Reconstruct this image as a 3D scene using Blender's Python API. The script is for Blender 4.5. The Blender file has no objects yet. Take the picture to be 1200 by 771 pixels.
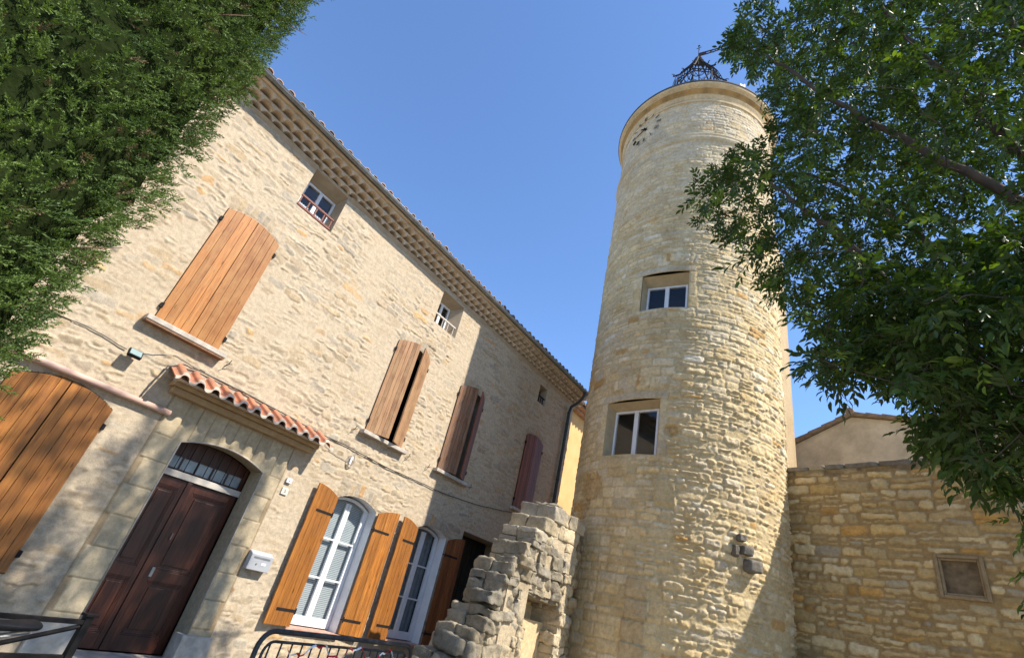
import bpy, math, random
import numpy as np
from mathutils import Vector, Matrix
PI = math.pi
R = math.radians
sc = bpy.context.scene
COL = sc.collection

# ------------------------------------------------------------------ camera
cd = bpy.data.cameras.new('camera'); cam = bpy.data.objects.new('camera', cd); COL.objects.link(cam)
cd.lens = 17.345; cd.sensor_width = 36; cd.sensor_fit = 'HORIZONTAL'; cd.clip_start = 0.05; cd.clip_end = 6000
rt = Vector((0.53647028, -0.81579940, 0.21603468)); dn = Vector((0.52264107, 0.12017589, -0.84404032)); fw = Vector((0.66260543, 0.56571114, 0.49084106))
M = Matrix(((rt.x, -dn.x, -fw.x, 0), (rt.y, -dn.y, -fw.y, 0), (rt.z, -dn.z, -fw.z, 1.6), (0, 0, 0, 1)))
cam.matrix_world = M
sc.camera = cam
# ------------------------------------------------------------------ light
SUN_AZ, SUN_EL = -73.0, 48.5
w = bpy.data.worlds.new('World'); sc.world = w; w.use_nodes = True
nt = w.node_tree; bg = nt.nodes['Background']
sky = nt.nodes.new('ShaderNodeTexSky'); sky.sky_type = 'NISHITA'; sky.sun_disc = False
sky.sun_elevation = R(SUN_EL); sky.sun_rotation = R(90 - SUN_AZ); sky.altitude = 300; sky.air_density = 1.0; sky.dust_density = 0.2; sky.ozone_density = 7.5
nt.links.new(sky.outputs[0], bg.inputs[0]); bg.inputs[1].default_value = 0.15
ld = bpy.data.lights.new('sun', 'SUN'); ld.energy = 4.1; ld.angle = R(0.53); ld.color = (1.0, 0.93, 0.82)
lo = bpy.data.objects.new('sun', ld); COL.objects.link(lo)
sd = Vector((math.cos(R(SUN_EL)) * math.cos(R(SUN_AZ)), math.cos(R(SUN_EL)) * math.sin(R(SUN_AZ)), math.sin(R(SUN_EL))))
lo.rotation_euler = sd.to_track_quat('Z', 'Y').to_euler(); lo.location = (0, -10, 30)
sc.view_settings.view_transform = 'Standard'; sc.view_settings.look = 'None'; sc.view_settings.gamma = 1
sc.view_settings.exposure = 1.0
sc.view_settings.use_curve_mapping = False
sc.cycles.max_bounces = 6; sc.cycles.diffuse_bounces = 4; sc.cycles.glossy_bounces = 3; sc.cycles.transparent_max_bounces = 8

# ------------------------------------------------------------------ helpers
def tag(o, label=None, cat=None, group=None, kind=None):
    if label: o['label'] = label
    if cat: o['category'] = cat
    if group: o['group'] = group
    if kind: o['kind'] = kind
    return o

def thing(name, label, cat, loc=(0, 0, 0), rz=0.0, group=None, scale=1.0):
    o = bpy.data.objects.new(name, None); COL.objects.link(o); o.location = loc; o.rotation_euler = (0, 0, rz)
    o.empty_display_size = 0.2
    return tag(o, label, cat, group)

def mesh_obj(name, V, F, mat=None, parent=None, cols=None, smooth=False, mats=None, fmat=None):
    V = np.asarray(V, dtype=np.float32)
    me = bpy.data.meshes.new(name)
    if isinstance(F, np.ndarray) and F.ndim == 2:
        n, k = F.shape
        me.vertices.add(len(V)); me.vertices.foreach_set('co', V.ravel())
        me.loops.add(n * k); me.loops.foreach_set('vertex_index', F.astype(np.int32).ravel())
        me.polygons.add(n); me.polygons.foreach_set('loop_start', np.arange(0, n * k, k, dtype=np.int32))
        me.polygons.foreach_set('loop_total', np.full(n, k, dtype=np.int32))
        me.update(calc_edges=True)
    else:
        me.from_pydata([tuple(map(float, v)) for v in V], [], [tuple(map(int, f)) for f in F]); me.update()
    if cols is not None:
        a = me.color_attributes.new('Col', 'FLOAT_COLOR', 'POINT')
        c = np.ones((len(V), 4), dtype=np.float32); c[:, :3] = cols; a.data.foreach_set('color', c.ravel())
    if smooth: me.polygons.foreach_set('use_smooth', np.ones(len(me.polygons), dtype=bool))
    if mats:
        for m in mats: me.materials.append(m)
        if fmat is not None: me.polygons.foreach_set('material_index', np.asarray(fmat, dtype=np.int32))
    elif mat: me.materials.append(mat)
    o = bpy.data.objects.new(name, me); COL.objects.link(o)
    if parent: o.parent = parent
    return o

class MB:
    def __init__(s): s.v = []; s.f = []; s.n = 0
    def add(s, V, F):
        s.v.extend([tuple(map(float, p)) for p in V]); s.f.extend([tuple(int(i) + s.n for i in f) for f in F]); s.n += len(V); return s
    def box(s, x0, x1, y0, y1, z0, z1, M=None):
        V = [Vector((x, y, z)) for z in (z0, z1) for y in (y0, y1) for x in (x0, x1)]
        if M is not None: V = [M @ v for v in V]
        return s.add(V, [(0, 2, 3, 1), (4, 5, 7, 6), (0, 1, 5, 4), (2, 6, 7, 3), (0, 4, 6, 2), (1, 3, 7, 5)])
    def prism(s, pts, y0, y1, M=None):   # pts in (x,z), ccw seen from -y
        n = len(pts); V = [Vector((p[0], y, p[1])) for y in (y0, y1) for p in pts]
        if M is not None: V = [M @ v for v in V]
        return s.add(V, [tuple(range(n)), tuple(range(2 * n - 1, n - 1, -1))] + [(i, i + n, (i + 1) % n + n, (i + 1) % n) for i in range(n)])
    def tube(s, pts, r, n=8, caps=True):
        pts = [Vector(p) for p in pts]; rr = r if hasattr(r, '__len__') else [r] * len(pts)
        up = Vector((0, 0, 1)); V = []; a = None
        for i, p in enumerate(pts):
            t = (pts[min(i + 1, len(pts) - 1)] - pts[max(i - 1, 0)])
            if t.length < 1e-9: t = Vector((0, 0, 1))
            t.normalize()
            if a is None:
                a = t.cross(up) if abs(t.z) < 0.95 else t.cross(Vector((1, 0, 0)))
            a = (a - t * a.dot(t)); a.normalize(); b = t.cross(a)
            for k in range(n):
                th = 2 * PI * k / n; V.append(p + (a * math.cos(th) + b * math.sin(th)) * rr[i])
        F = []
        for i in range(len(pts) - 1):
            for k in range(n):
                F.append((i * n + k, i * n + (k + 1) % n, (i + 1) * n + (k + 1) % n, (i + 1) * n + k))
        if caps: F += [tuple(range(n - 1, -1, -1)), tuple((len(pts) - 1) * n + k for k in range(n))]
        return s.add(V, F)
    def lathe(s, prof, c=(0, 0), n=48, a0=0, a1=2 * PI):
        full = abs(a1 - a0 - 2 * PI) < 1e-6; m = n if full else n + 1
        V = [(c[0] + r * math.cos(a0 + (a1 - a0) * k / n), c[1] + r * math.sin(a0 + (a1 - a0) * k / n), z) for r, z in prof for k in range(m)]
        F = []
        for i in range(len(prof) - 1):
            for k in range(n):
                k2 = (k + 1) % m; F.append((i * m + k, i * m + k2, (i + 1) * m + k2, (i + 1) * m + k))
        return s.add(V, F)
    def build(s, name, mat, parent=None, bevel=0, smooth=False):
        o = mesh_obj(name, s.v, s.f, mat, parent, smooth=smooth)
        if bevel:
            m = o.modifiers.new('bevel', 'BEVEL'); m.width = bevel; m.segments = 2; m.limit_method = 'ANGLE'
        return o

def smooth01(x):
    x = np.clip(x, 0, 1); return x * x * (3 - 2 * x)
_lat = {}
def vn(u, v, scale, seed=0):       # value noise, -1..1
    if seed not in _lat: _lat[seed] = np.random.RandomState(1000 + seed).uniform(-1, 1, (256, 256))
    L = _lat[seed]; x = np.asarray(u) / scale + 1000.13; y = np.asarray(v) / scale + 1000.71
    xi = np.floor(x).astype(int); yi = np.floor(y).astype(int); fx = smooth01(x - xi); fy = smooth01(y - yi)
    xi &= 255; yi &= 255; x1 = (xi + 1) & 255; y1 = (yi + 1) & 255
    return (L[xi, yi] * (1 - fx) + L[x1, yi] * fx) * (1 - fy) + (L[xi, y1] * (1 - fx) + L[x1, y1] * fx) * fy
def fbm(u, v, scale, seed=0, oct=3):
    a = 1; t = 0; s = 0
    for i in range(oct): t = t + a * vn(u, v, scale / 2 ** i, seed + i); s += a; a *= .5
    return t / s
def lin(r, g, b):
    f = lambda c: c / 12.92 if c <= .04045 else ((c + .055) / 1.055) ** 2.4
    return (f(r / 255), f(g / 255), f(b / 255))

# ------------------------------------------------------------------ materials
MATS = {}
def new_mat(name, col=(.5, .5, .5), rough=.8, metal=0, spec=.3):
    m = bpy.data.materials.new(name); m.use_nodes = True; b = m.node_tree.nodes['Principled BSDF']
    b.inputs['Base Color'].default_value = (*col, 1); b.inputs['Roughness'].default_value = rough; b.inputs['Metallic'].default_value = metal
    b.inputs['Specular IOR Level'].default_value = spec
    return m, m.node_tree, b
def nd(t, typ, **k):
    n = t.nodes.new(typ)
    for a, v in k.items(): setattr(n, a, v)
    return n
def noise_col(t, b, c1, c2, scale=5, detail=6, rough=.6, coord='Object', stretch=None, base=None, fac_lo=.35, fac_hi=.65, blend='MIX'):
    tc = nd(t, 'ShaderNodeTexCoord'); mp = nd(t, 'ShaderNodeMapping'); t.links.new(tc.outputs[coord], mp.inputs[0])
    if stretch: mp.inputs['Scale'].default_value = stretch
    n = nd(t, 'ShaderNodeTexNoise'); n.inputs['Scale'].default_value = scale; n.inputs['Detail'].default_value = detail; n.inputs['Roughness'].default_value = rough
    t.links.new(mp.outputs[0], n.inputs['Vector'])
    r = nd(t, 'ShaderNodeMapRange'); r.inputs[1].default_value = fac_lo; r.inputs[2].default_value = fac_hi; t.links.new(n.outputs['Fac'], r.inputs[0])
    mx = nd(t, 'ShaderNodeMix', data_type='RGBA'); mx.inputs[6].default_value = (*c1, 1); mx.inputs[7].default_value = (*c2, 1)
    t.links.new(r.outputs[0], mx.inputs[0])
    if b is not None: t.links.new(mx.outputs[2], b.inputs['Base Color'])
    return n, mx, mp
def bump(t, b, src, strength=.3, dist=.01, prev=None):
    bp = nd(t, 'ShaderNodeBump'); bp.inputs['Strength'].default_value = strength; bp.inputs['Distance'].default_value = dist
    t.links.new(src, bp.inputs['Height'])
    if prev is not None: t.links.new(prev, bp.inputs['Normal'])
    t.links.new(bp.outputs[0], b.inputs['Normal']); return bp.outputs[0]

def masonry_mat(name, dirt=(.75, .7, .62), dirt_amt=.35, bumpd=.006, grain=70, tint=(1, 1, 1), stain_scale=1.3):
    m, t, b = new_mat(name, rough=.92, spec=.15)
    at = nd(t, 'ShaderNodeAttribute'); at.attribute_name = 'Col'
    tc = nd(t, 'ShaderNodeTexCoord')
    n1 = nd(t, 'ShaderNodeTexNoise'); n1.inputs['Scale'].default_value = stain_scale; n1.inputs['Detail'].default_value = 7; n1.inputs['Roughness'].default_value = .65
    n2 = nd(t, 'ShaderNodeTexNoise'); n2.inputs['Scale'].default_value = grain; n2.inputs['Detail'].default_value = 5; n2.inputs['Roughness'].default_value = .7
    n3 = nd(t, 'ShaderNodeTexNoise'); n3.inputs['Scale'].default_value = 14; n3.inputs['Detail'].default_value = 6; n3.inputs['Roughness'].default_value = .7
    for n in (n1, n2, n3): t.links.new(tc.outputs['Object'], n.inputs['Vector'])
    r1 = nd(t, 'ShaderNodeMapRange'); r1.inputs[1].default_value = .48; r1.inputs[2].default_value = .72; r1.inputs[4].default_value = dirt_amt; t.links.new(n1.outputs['Fac'], r1.inputs[0])
    mul = nd(t, 'ShaderNodeMix', data_type='RGBA', blend_type='MULTIPLY'); mul.inputs[7].default_value = (*dirt, 1)
    t.links.new(r1.outputs[0], mul.inputs[0]); t.links.new(at.outputs['Color'], mul.inputs[6])
    r2 = nd(t, 'ShaderNodeMapRange'); r2.inputs[1].default_value = .3; r2.inputs[2].default_value = .7; r2.inputs[3].default_value = .78; r2.inputs[4].default_value = 1.2
    t.links.new(n3.outputs['Fac'], r2.inputs[0])
    r3 = nd(t, 'ShaderNodeMapRange'); r3.inputs[1].default_value = .3; r3.inputs[2].default_value = .7; r3.inputs[3].default_value = .86; r3.inputs[4].default_value = 1.12
    t.links.new(n2.outputs['Fac'], r3.inputs[0])
    mm = nd(t, 'ShaderNodeMath', operation='MULTIPLY'); t.links.new(r2.outputs[0], mm.inputs[0]); t.links.new(r3.outputs[0], mm.inputs[1])
    vm = nd(t, 'ShaderNodeVectorMath', operation='SCALE'); t.links.new(mul.outputs[2], vm.inputs[0]); t.links.new(mm.outputs[0], vm.inputs['Scale'])
    t.links.new(vm.outputs[0], b.inputs['Base Color'])
    p = bump(t, b, n3.outputs['Fac'], .9, bumpd * 2.0)
    bump(t, b, n2.outputs['Fac'], .8, bumpd * .6, prev=p)
    return m

def plain(name, c1, c2=None, rough=.7, scale=8, metal=0, bumps=0, stretch=None, spec=.3, lo=.35, hi=.65):
    m, t, b = new_mat(name, c1, rough, metal, spec)
    n, mx, mp = noise_col(t, b, c1, c2 or tuple(c * .8 for c in c1), scale, stretch=stretch, fac_lo=lo, fac_hi=hi)
    if bumps: bump(t, b, n.outputs['Fac'], .6, bumps)
    return m

def wood_mat(name, base, dark, light, rough=.5, spec=.35, knots=True, plank=None, weather=None):
    # grain runs along local Z
    m, t, b = new_mat(name, base, rough, 0, spec)
    tc = nd(t, 'ShaderNodeTexCoord'); sp = nd(t, 'ShaderNodeSeparateXYZ'); t.links.new(tc.outputs['Object'], sp.inputs[0])
    # plank id shifts the grain and the tone of each board
    dv = nd(t, 'ShaderNodeMath', operation='DIVIDE'); dv.inputs[1].default_value = plank or .09; t.links.new(sp.outputs[0], dv.inputs[0])
    fl = nd(t, 'ShaderNodeMath', operation='FLOOR'); t.links.new(dv.outputs[0], fl.inputs[0])
    wn = nd(t, 'ShaderNodeTexWhiteNoise', noise_dimensions='1D'); t.links.new(fl.outputs[0], wn.inputs['W'])
    cb = nd(t, 'ShaderNodeCombineXYZ'); t.links.new(sp.outputs[0], cb.inputs[0]); t.links.new(sp.outputs[2], cb.inputs[2])
    m10 = nd(t, 'ShaderNodeMath', operation='MULTIPLY'); m10.inputs[1].default_value = 17; t.links.new(wn.outputs['Value'], m10.inputs[0]); t.links.new(m10.outputs[0], cb.inputs[1])
    mp = nd(t, 'ShaderNodeMapping'); mp.inputs['Scale'].default_value = (26, 1, 1.6); t.links.new(cb.outputs[0], mp.inputs[0])
    n = nd(t, 'ShaderNodeTexNoise'); n.inputs['Scale'].default_value = 1.6; n.inputs['Detail'].default_value = 7; n.inputs['Roughness'].default_value = .65; n.inputs['Distortion'].default_value = .6
    t.links.new(mp.outputs[0], n.inputs['Vector'])
    cr = nd(t, 'ShaderNodeValToRGB'); e = cr.color_ramp.elements; e[0].position = .28; e[0].color = (*dark, 1); e[1].position = .72; e[1].color = (*light, 1)
    x = cr.color_ramp.elements.new(.5); x.color = (*base, 1); t.links.new(n.outputs['Fac'], cr.inputs[0])
    r = nd(t, 'ShaderNodeMapRange'); r.inputs[3].default_value = .72; r.inputs[4].default_value = 1.18; t.links.new(wn.outputs['Value'], r.inputs[0])
    vm = nd(t, 'ShaderNodeVectorMath', operation='SCALE'); t.links.new(cr.outputs[0], vm.inputs[0]); t.links.new(r.outputs[0], vm.inputs['Scale'])
    out = vm.outputs[0]
    if knots:
        mp2 = nd(t, 'ShaderNodeMapping'); mp2.inputs['Scale'].default_value = (11, 1, 3.2); t.links.new(cb.outputs[0], mp2.inputs[0])
        vo = nd(t, 'ShaderNodeTexVoronoi'); vo.inputs['Scale'].default_value = .8; t.links.new(mp2.outputs[0], vo.inputs['Vector'])
        k = nd(t, 'ShaderNodeMapRange'); k.inputs[1].default_value = .05; k.inputs[2].default_value = .13; k.inputs[3].default_value = .3; k.inputs[4].default_value = 1; t.links.new(vo.outputs['Distance'], k.inputs[0])
        v2 = nd(t, 'ShaderNodeVectorMath', operation='SCALE'); t.links.new(out, v2.inputs[0]); t.links.new(k.outputs[0], v2.inputs['Scale']); out = v2.outputs[0]
    if weather:
        nw = nd(t, 'ShaderNodeTexNoise'); nw.inputs['Scale'].default_value = 2.2; nw.inputs['Detail'].default_value = 8; nw.inputs['Roughness'].default_value = .75; t.links.new(tc.outputs['Object'], nw.inputs['Vector'])
        rw = nd(t, 'ShaderNodeMapRange'); rw.inputs[1].default_value = .42; rw.inputs[2].default_value = .62; rw.inputs[4].default_value = weather[1]; t.links.new(nw.outputs['Fac'], rw.inputs[0])
        mx = nd(t, 'ShaderNodeMix', data_type='RGBA'); mx.inputs[7].default_value = (*weather[0], 1); t.links.new(rw.outputs[0], mx.inputs[0]); t.links.new(out, mx.inputs[6]); out = mx.outputs[2]
    t.links.new(out, b.inputs['Base Color'])
    bump(t, b, n.outputs['Fac'], .35, .002)
    return m

M_FAC = masonry_mat('facade_stone', dirt=(.88, .83, .74), dirt_amt=.35, bumpd=.005)
M_TOW = masonry_mat('tower_stone', dirt=(.78, .68, .52), dirt_amt=.7, bumpd=.011)
M_WALL = masonry_mat('garden_wall_stone', dirt=(.70, .62, .50), dirt_amt=.6, bumpd=.009)
M_RUIN = masonry_mat('ruin_stone', dirt=(.50, .46, .40), dirt_amt=.8, bumpd=.014, stain_scale=2.6)
M_ASH = masonry_mat('ashlar', dirt=(.74, .66, .54), dirt_amt=.5, bumpd=.003, grain=120)
M_PLAS = plain('pale_plaster', (.42, .34, .24), (.34, .27, .19), .9, 5, bumps=.004)
M_SILL = plain('limestone_sill', (.52, .47, .40), (.36, .32, .27), .85, 9, bumps=.003)
M_GEN = plain('genoise_mortar', (.62, .50, .36), (.46, .36, .25), .9, 7, bumps=.004)
M_TILE = plain('roof_tile', (.46, .27, .17), (.22, .17, .13), .85, 5, bumps=.003)
M_TILEO = plain('old_roof_tile', (.30, .22, .16), (.16, .13, .10), .9, 9, bumps=.004)
M_TERRA = plain('orange_terracotta', (.52, .21, .11), (.33, .16, .10), .8, 6, bumps=.002)
M_ZINC = plain('zinc', (.30, .31, .31), (.22, .23, .23), .45, 6, metal=.6)
M_DPIPE = plain('dark_pipe', (.035, .040, .038), (.055, .06, .055), .55, 6, spec=.4)
M_IRON = plain('black_iron', (.010, .010, .011), (.022, .018, .016), .7, 20, spec=.2)
M_GALV = plain('galvanised', (.022, .024, .027), (.05, .053, .056), .5, 12, metal=.3, spec=.5)
M_WHITE = plain('white_paint', (.74, .75, .76), (.66, .67, .68), .4, 6, spec=.4)
M_GREYP = plain('greige_paint', (.52, .48, .42), (.46, .42, .37), .55, 6)
M_BLIND = plain('blind', (.40, .43, .44), (.36, .39, .40), .6, 4)
M_PINK = plain('pink_pipe', (.62, .42, .34), (.55, .37, .30), .6, 6)
M_YEL = plain('yellow_render', (.66, .43, .185), (.58, .37, .15), .9, 2, bumps=.003)
M_GREY = plain('grey_plastic', (.40, .41, .43), (.35, .36, .38), .45, 5)
M_BLK = plain('black_plastic', (.010, .010, .011), (.018, .018, .02), .65, 10, spec=.2)
M_RED = plain('red_plastic', (.5, .02, .02), (.4, .02, .02), .5, 6)
M_CABLE = plain('cable_sheath', (.06, .055, .05), (.12, .11, .10), .7, 12)
M_CABW = plain('pale_cable', (.45, .42, .37), (.35, .32, .28), .7, 12)
W_ORANGE = wood_mat('varnished_pine', (.40, .150, .028), (.17, .052, .010), (.54, .24, .055), .45, .35, plank=.118, weather=((.20, .085, .03), .45))
W_ORANGE2 = wood_mat('weathered_pine', (.37, .145, .036), (.18, .06, .016), (.48, .22, .07), .5, .3, plank=.121, weather=((.40, .205, .07), .6))
W_GREYB = wood_mat('faded_boards', (.36, .19, .095), (.12, .06, .03), (.46, .28, .16), .65, .25, plank=.082, weather=((.40, .25, .125), .65))
W_BROWN = wood_mat('brown_boards', (.22, .105, .05), (.09, .045, .02), (.32, .18, .10), .65, .25, plank=.082, weather=((.20, .13, .09), .6))
W_RED = wood_mat('red_brown_boards', (.20, .058, .022), (.09, .025, .012), (.28, .09, .04), .55, .3, plank=.078, knots=False)
W_DOOR = wood_mat('dark_door_wood', (.058, .017, .009), (.02, .006, .004), (.105, .033, .015), .38, .45, plank=.31, knots=False)
def glass_mat(name, tint=(.9, .95, 1), refl=.12, alpha=1.0):
    m = bpy.data.materials.new(name); m.use_nodes = True; t = m.node_tree; t.nodes.clear()
    o = nd(t, 'ShaderNodeOutputMaterial'); tr = nd(t, 'ShaderNodeBsdfTransparent'); tr.inputs[0].default_value = (*tint, 1)
    gl = nd(t, 'ShaderNodeBsdfGlossy'); gl.inputs['Roughness'].default_value = .02; gl.inputs[0].default_value = (1, 1, 1, 1)
    fr = nd(t, 'ShaderNodeLayerWeight'); fr.inputs['Blend'].default_value = .15; pw = nd(t, 'ShaderNodeMath', operation='POWER'); pw.inputs[1].default_value = 4; t.links.new(fr.outputs['Facing'], pw.inputs[0]); sc_ = nd(t, 'ShaderNodeMath', operation='MULTIPLY'); sc_.inputs[1].default_value = .6; t.links.new(pw.outputs[0], sc_.inputs[0])
    ad = nd(t, 'ShaderNodeMath', operation='ADD'); ad.inputs[1].default_value = refl; t.links.new(sc_.outputs[0], ad.inputs[0])
    mx = nd(t, 'ShaderNodeMixShader'); t.links.new(ad.outputs[0], mx.inputs[0]); t.links.new(tr.outputs[0], mx.inputs[1]); t.links.new(gl.outputs[0], mx.inputs[2]); t.links.new(mx.outputs[0], o.inputs[0])
    return m
M_GLASS = glass_mat('window_glass', (.93, .96, .97), .045)
M_DARK = plain('dark_interior', (.012, .012, .014), (.02, .02, .022), .9, 3)

# ------------------------------------------------------------------ ground
m, t, b = new_mat('plaza_ground', (.33, .29, .23), .9, 0, .2)
n, mx, mp = noise_col(t, b, (.42, .36, .27), (.33, .285, .215), 1.4, 9)
bump(t, b, n.outputs['Fac'], .3, .01)
tag(mesh_obj('ground', [(-900, -900, 0), (900, -900, 0), (900, 900, 0), (-900, 900, 0)], [(0, 1, 2, 3)], m), kind='structure')

# ------------------------------------------------------------------ masonry heightfields
def stamp(U, V, H, C, S, u0, u1, v0, v1, prot, col, rnd, edge=.025, rad=.03, warp=.012, seed=0, rough=.25, rot=0.0, tilt=.3):
    # U,V: 1-D coordinate arrays; H (nu,nv) heights; C (nu,nv,3) colours; S stone mask
    m = .04
    i0, i1 = np.searchsorted(U, (u0 - m, u1 + m)); j0, j1 = np.searchsorted(V, (v0 - m, v1 + m))
    if i1 - i0 < 2 or j1 - j0 < 2: return
    u = U[i0:i1, None]; v = V[None, j0:j1]
    uu = u + warp * vn(u, v, .11, seed) + warp * .5 * vn(u, v, .045, seed + 1) - (u0 + u1) / 2
    vv = v + warp * .8 * vn(u, v, .13, seed + 2) + warp * .4 * vn(u, v, .05, seed + 3) - (v0 + v1) / 2
    if rot: uu, vv = uu * math.cos(rot) + vv * math.sin(rot), vv * math.cos(rot) - uu * math.sin(rot)
    hw, hh = (u1 - u0) / 2, (v1 - v0) / 2; r = min(rad, hh * .8, hw * .8)
    qx = np.abs(uu) - hw + r; qy = np.abs(vv) - hh + r
    d = -(np.hypot(np.maximum(qx, 0), np.maximum(qy, 0)) + np.minimum(np.maximum(qx, qy), 0) - r)
    s = smooth01(d / edge + .15)
    t1, t2 = rnd.uniform(-tilt, tilt), rnd.uniform(-tilt, tilt)
    h = s * prot * (1 + t1 * uu / hw + t2 * vv / hh + rough * fbm(u, v, .07, seed + 4, 2))
    Hs = H[i0:i1, j0:j1]; Cs = C[i0:i1, j0:j1]; Ss = S[i0:i1, j0:j1]
    k = s > Ss
    c = np.array(col)[None, None, :] * (1 + .10 * fbm(u, v, .12, seed + 7, 2)[..., None])
    wgt = smooth01(d / .012 + .3)[..., None]
    H[i0:i1, j0:j1] = np.where(k, np.maximum(Hs, h), Hs)
    C[i0:i1, j0:j1] = np.where(k[..., None], Cs * (1 - wgt) + c * wgt, Cs); S[i0:i1, j0:j1] = np.where(k, s, Ss)

def rubble(U, V, H, C, S, rnd, rows=(.09, .17), wid=(1.2, 3.2), gap=.010, prot=(.008, .03), pal=None, split=.35, skip=0., edge=.025, rad=.03, warp=.014, rough=.3, avoid=(), sag=.0, u_rng=None, v_rng=None, rotj=.03, tilt=.3, keep=None):
    v = v_rng[0] if v_rng else V[0]; vend = v_rng[1] if v_rng else V[-1]; ua, ub = u_rng or (U[0], U[-1]); k = 0
    while v < vend:
        h = rnd.uniform(*rows); u = ua - rnd.uniform(0, .3)
        while u < ub:
            wd = h * rnd.uniform(*wid); wd = min(max(wd, .08), .62)
            cells = [(u, u + wd, v, v + h)]
            if rnd.random() < split and h > rows[0] * 1.15:
                f = rnd.uniform(.35, .65)
                cells = [(u, u + wd, v, v + h * f), (u, u + wd, v + h * f, v + h)]
                if wd > .3 and rnd.random() < .5: g = rnd.uniform(.35, .65) * wd; cells = [(u, u + g, v, v + h * f), (u + g, u + wd, v, v + h * f), cells[1]]
            for (a, b_, c, d) in cells:
                dz = sag * math.sin((a + b_) * .9 + v * .7)
                g = gap * rnd.uniform(.5, 1.7)
                c2, d2 = c + dz + rnd.uniform(-.006, .006), d + dz + rnd.uniform(-.006, .006)
                mu, mv = (a + b_) / 2, (c2 + d2) / 2
                if rnd.random() < skip: continue
                if any(q[0] < mu < q[1] and q[2] < mv < q[3] for q in avoid): continue
                if keep and not keep(mu, mv): continue
                col = pal(rnd, mu, mv)
                k += 1
                stamp(U, V, H, C, S, a + g, b_ - g, c2 + g, d2 - g, rnd.uniform(*prot), col, rnd, edge, rad * rnd.uniform(.6, 1.5), warp, (k * 7) % 97, rough, rnd.uniform(-rotj, rotj), tilt)
            u += wd
        v += h

def coords(a, b, step, marks=()):
    n = int(round((b - a) / step)); U = np.linspace(a, b, n + 1)
    for m_ in marks:
        if a < m_ < b: U[np.argmin(np.abs(U - m_))] = m_
    return np.sort(U)

def field_mesh(name, U, V, H, C, mapf, holes, mat, parent, vfix=None):
    nu, nv = len(U), len(V)
    UU, VV = np.meshgrid(U, V, indexing='ij')
    for (u0, u1, v0, v1, rise) in holes:
        if rise:
            for i in np.where((U >= u0 - 1e-6) & (U <= u1 + 1e-6))[0]:
                zt = v1 + rise * (1 - ((U[i] - (u0 + u1) / 2) / ((u1 - u0) / 2)) ** 2)
                j = np.argmin(np.abs(V - zt)); VV[i, j] = zt
    P = mapf(UU, VV, H).reshape(-1, 3)
    idx = np.arange(nu * nv).reshape(nu, nv)
    F = np.stack([idx[:-1, :-1], idx[1:, :-1], idx[1:, 1:], idx[:-1, 1:]], -1)
    cu = (UU[:-1, :-1] + UU[1:, 1:]) / 2; cv = (VV[:-1, :-1] + VV[:-1, 1:] + VV[1:, :-1] + VV[1:, 1:]) / 4
    keep = np.ones(F.shape[:2], bool)
    for (u0, u1, v0, v1, rise) in holes:
        zt = v1 + (rise * (1 - ((cu - (u0 + u1) / 2) / ((u1 - u0) / 2)) ** 2) if rise else 0)
        keep &= ~((cu > u0) & (cu < u1) & (cv > v0) & (cv < zt))
    return mesh_obj(name, P, F[keep], mat, parent, cols=C.reshape(-1, 3), smooth=True)

def fade_holes(U, V, H, holes, d0=.0, w_=.035):
    u = U[:, None]; v = V[None, :]
    for (u0, u1, v0, v1, rise) in holes:
        zt = v1 + (rise * (1 - np.clip((u - (u0 + u1) / 2) / ((u1 - u0) / 2), -1, 1) ** 2) if rise else 0)
        d = np.maximum(np.maximum(u0 - u, u - u1), np.maximum(v0 - v, v - zt))
        H *= smooth01((d - d0) / w_)

def arch_pts(x0, x1, z1, rise, n=12):
    return [(x0 + (x1 - x0) * i / n, z1 + rise * (1 - (2 * i / n - 1) ** 2)) for i in range(n + 1)]
def reveal(x0, x1, z0, z1, rise, ya, yb, mat, parent, name='reveal', inner=None, bottom=True):
    # tunnel through the wall; inner = (x0,x1,z0,z1) at the back
    o = [(x0, z0)] + arch_pts(x0, x1, z1, rise)[0:] + [(x1, z0)]
    a = inner or (x0, x1, z0, z1); i_ = [(a[0], a[2])] + arch_pts(a[0], a[1], a[3], rise) + [(a[1], a[2])]
    n = len(o); V = [(p[0], ya, p[1]) for p in o] + [(p[0], yb, p[1]) for p in i_]
    F = [(i, i + 1, i + 1 + n, i + n) for i in range(n - 1)]
    if bottom: F.append((n - 1, 0, n, 2 * n - 1))
    return mesh_obj(name, V, F, mat, parent)

# ------------------------------------------------------------------ HOUSE
house = thing('stone_house', 'long rubble stone house with arched openings, wooden shutters and scalloped tile eaves', 'house', (5.5, 8, 0))
HL = Matrix.Translation((-5.5, -8, 0))
def hp(o):   # parent to house keeping world coordinates
    o.parent = house; o.matrix_parent_inverse = HL; return o
Y = 8.0
HX0, HX1, HZ = -2.6, 13.45, 8.06
WIN = dict(low=(.92, 2.02, .78, 2.74, .15), door=(2.95, 4.29, .08, 2.67, .14), w1=(5.80, 6.80, .68, 2.73, .13), w2=(7.97, 8.97, .70, 2.74, .13),
           dark=(9.50, 11.2, .0, 3.04, 0), a=(1.80, 2.76, 4.04, 6.16, .12), b=(5.84, 6.84, 4.02, 6.09, .10), c=(8.03, 8.99, 4.02, 6.09, .10), d=(11.15, 12.05, 4.06, 6.08, .12),
           at1=(2.65, 3.45, 7.07, 8.0, 0), at2=(6.57, 7.37, 7.03, 7.92, 0), at3=(11.32, 11.75, 7.2, 7.76, 0))
holes = list(WIN.values())
rnd = random.Random(4)
U = coords(HX0, HX1, .0175, [x for h in holes for x in h[:2]]); V = coords(0, HZ, .0165, [x for h in holes for x in h[2:4]])
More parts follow.
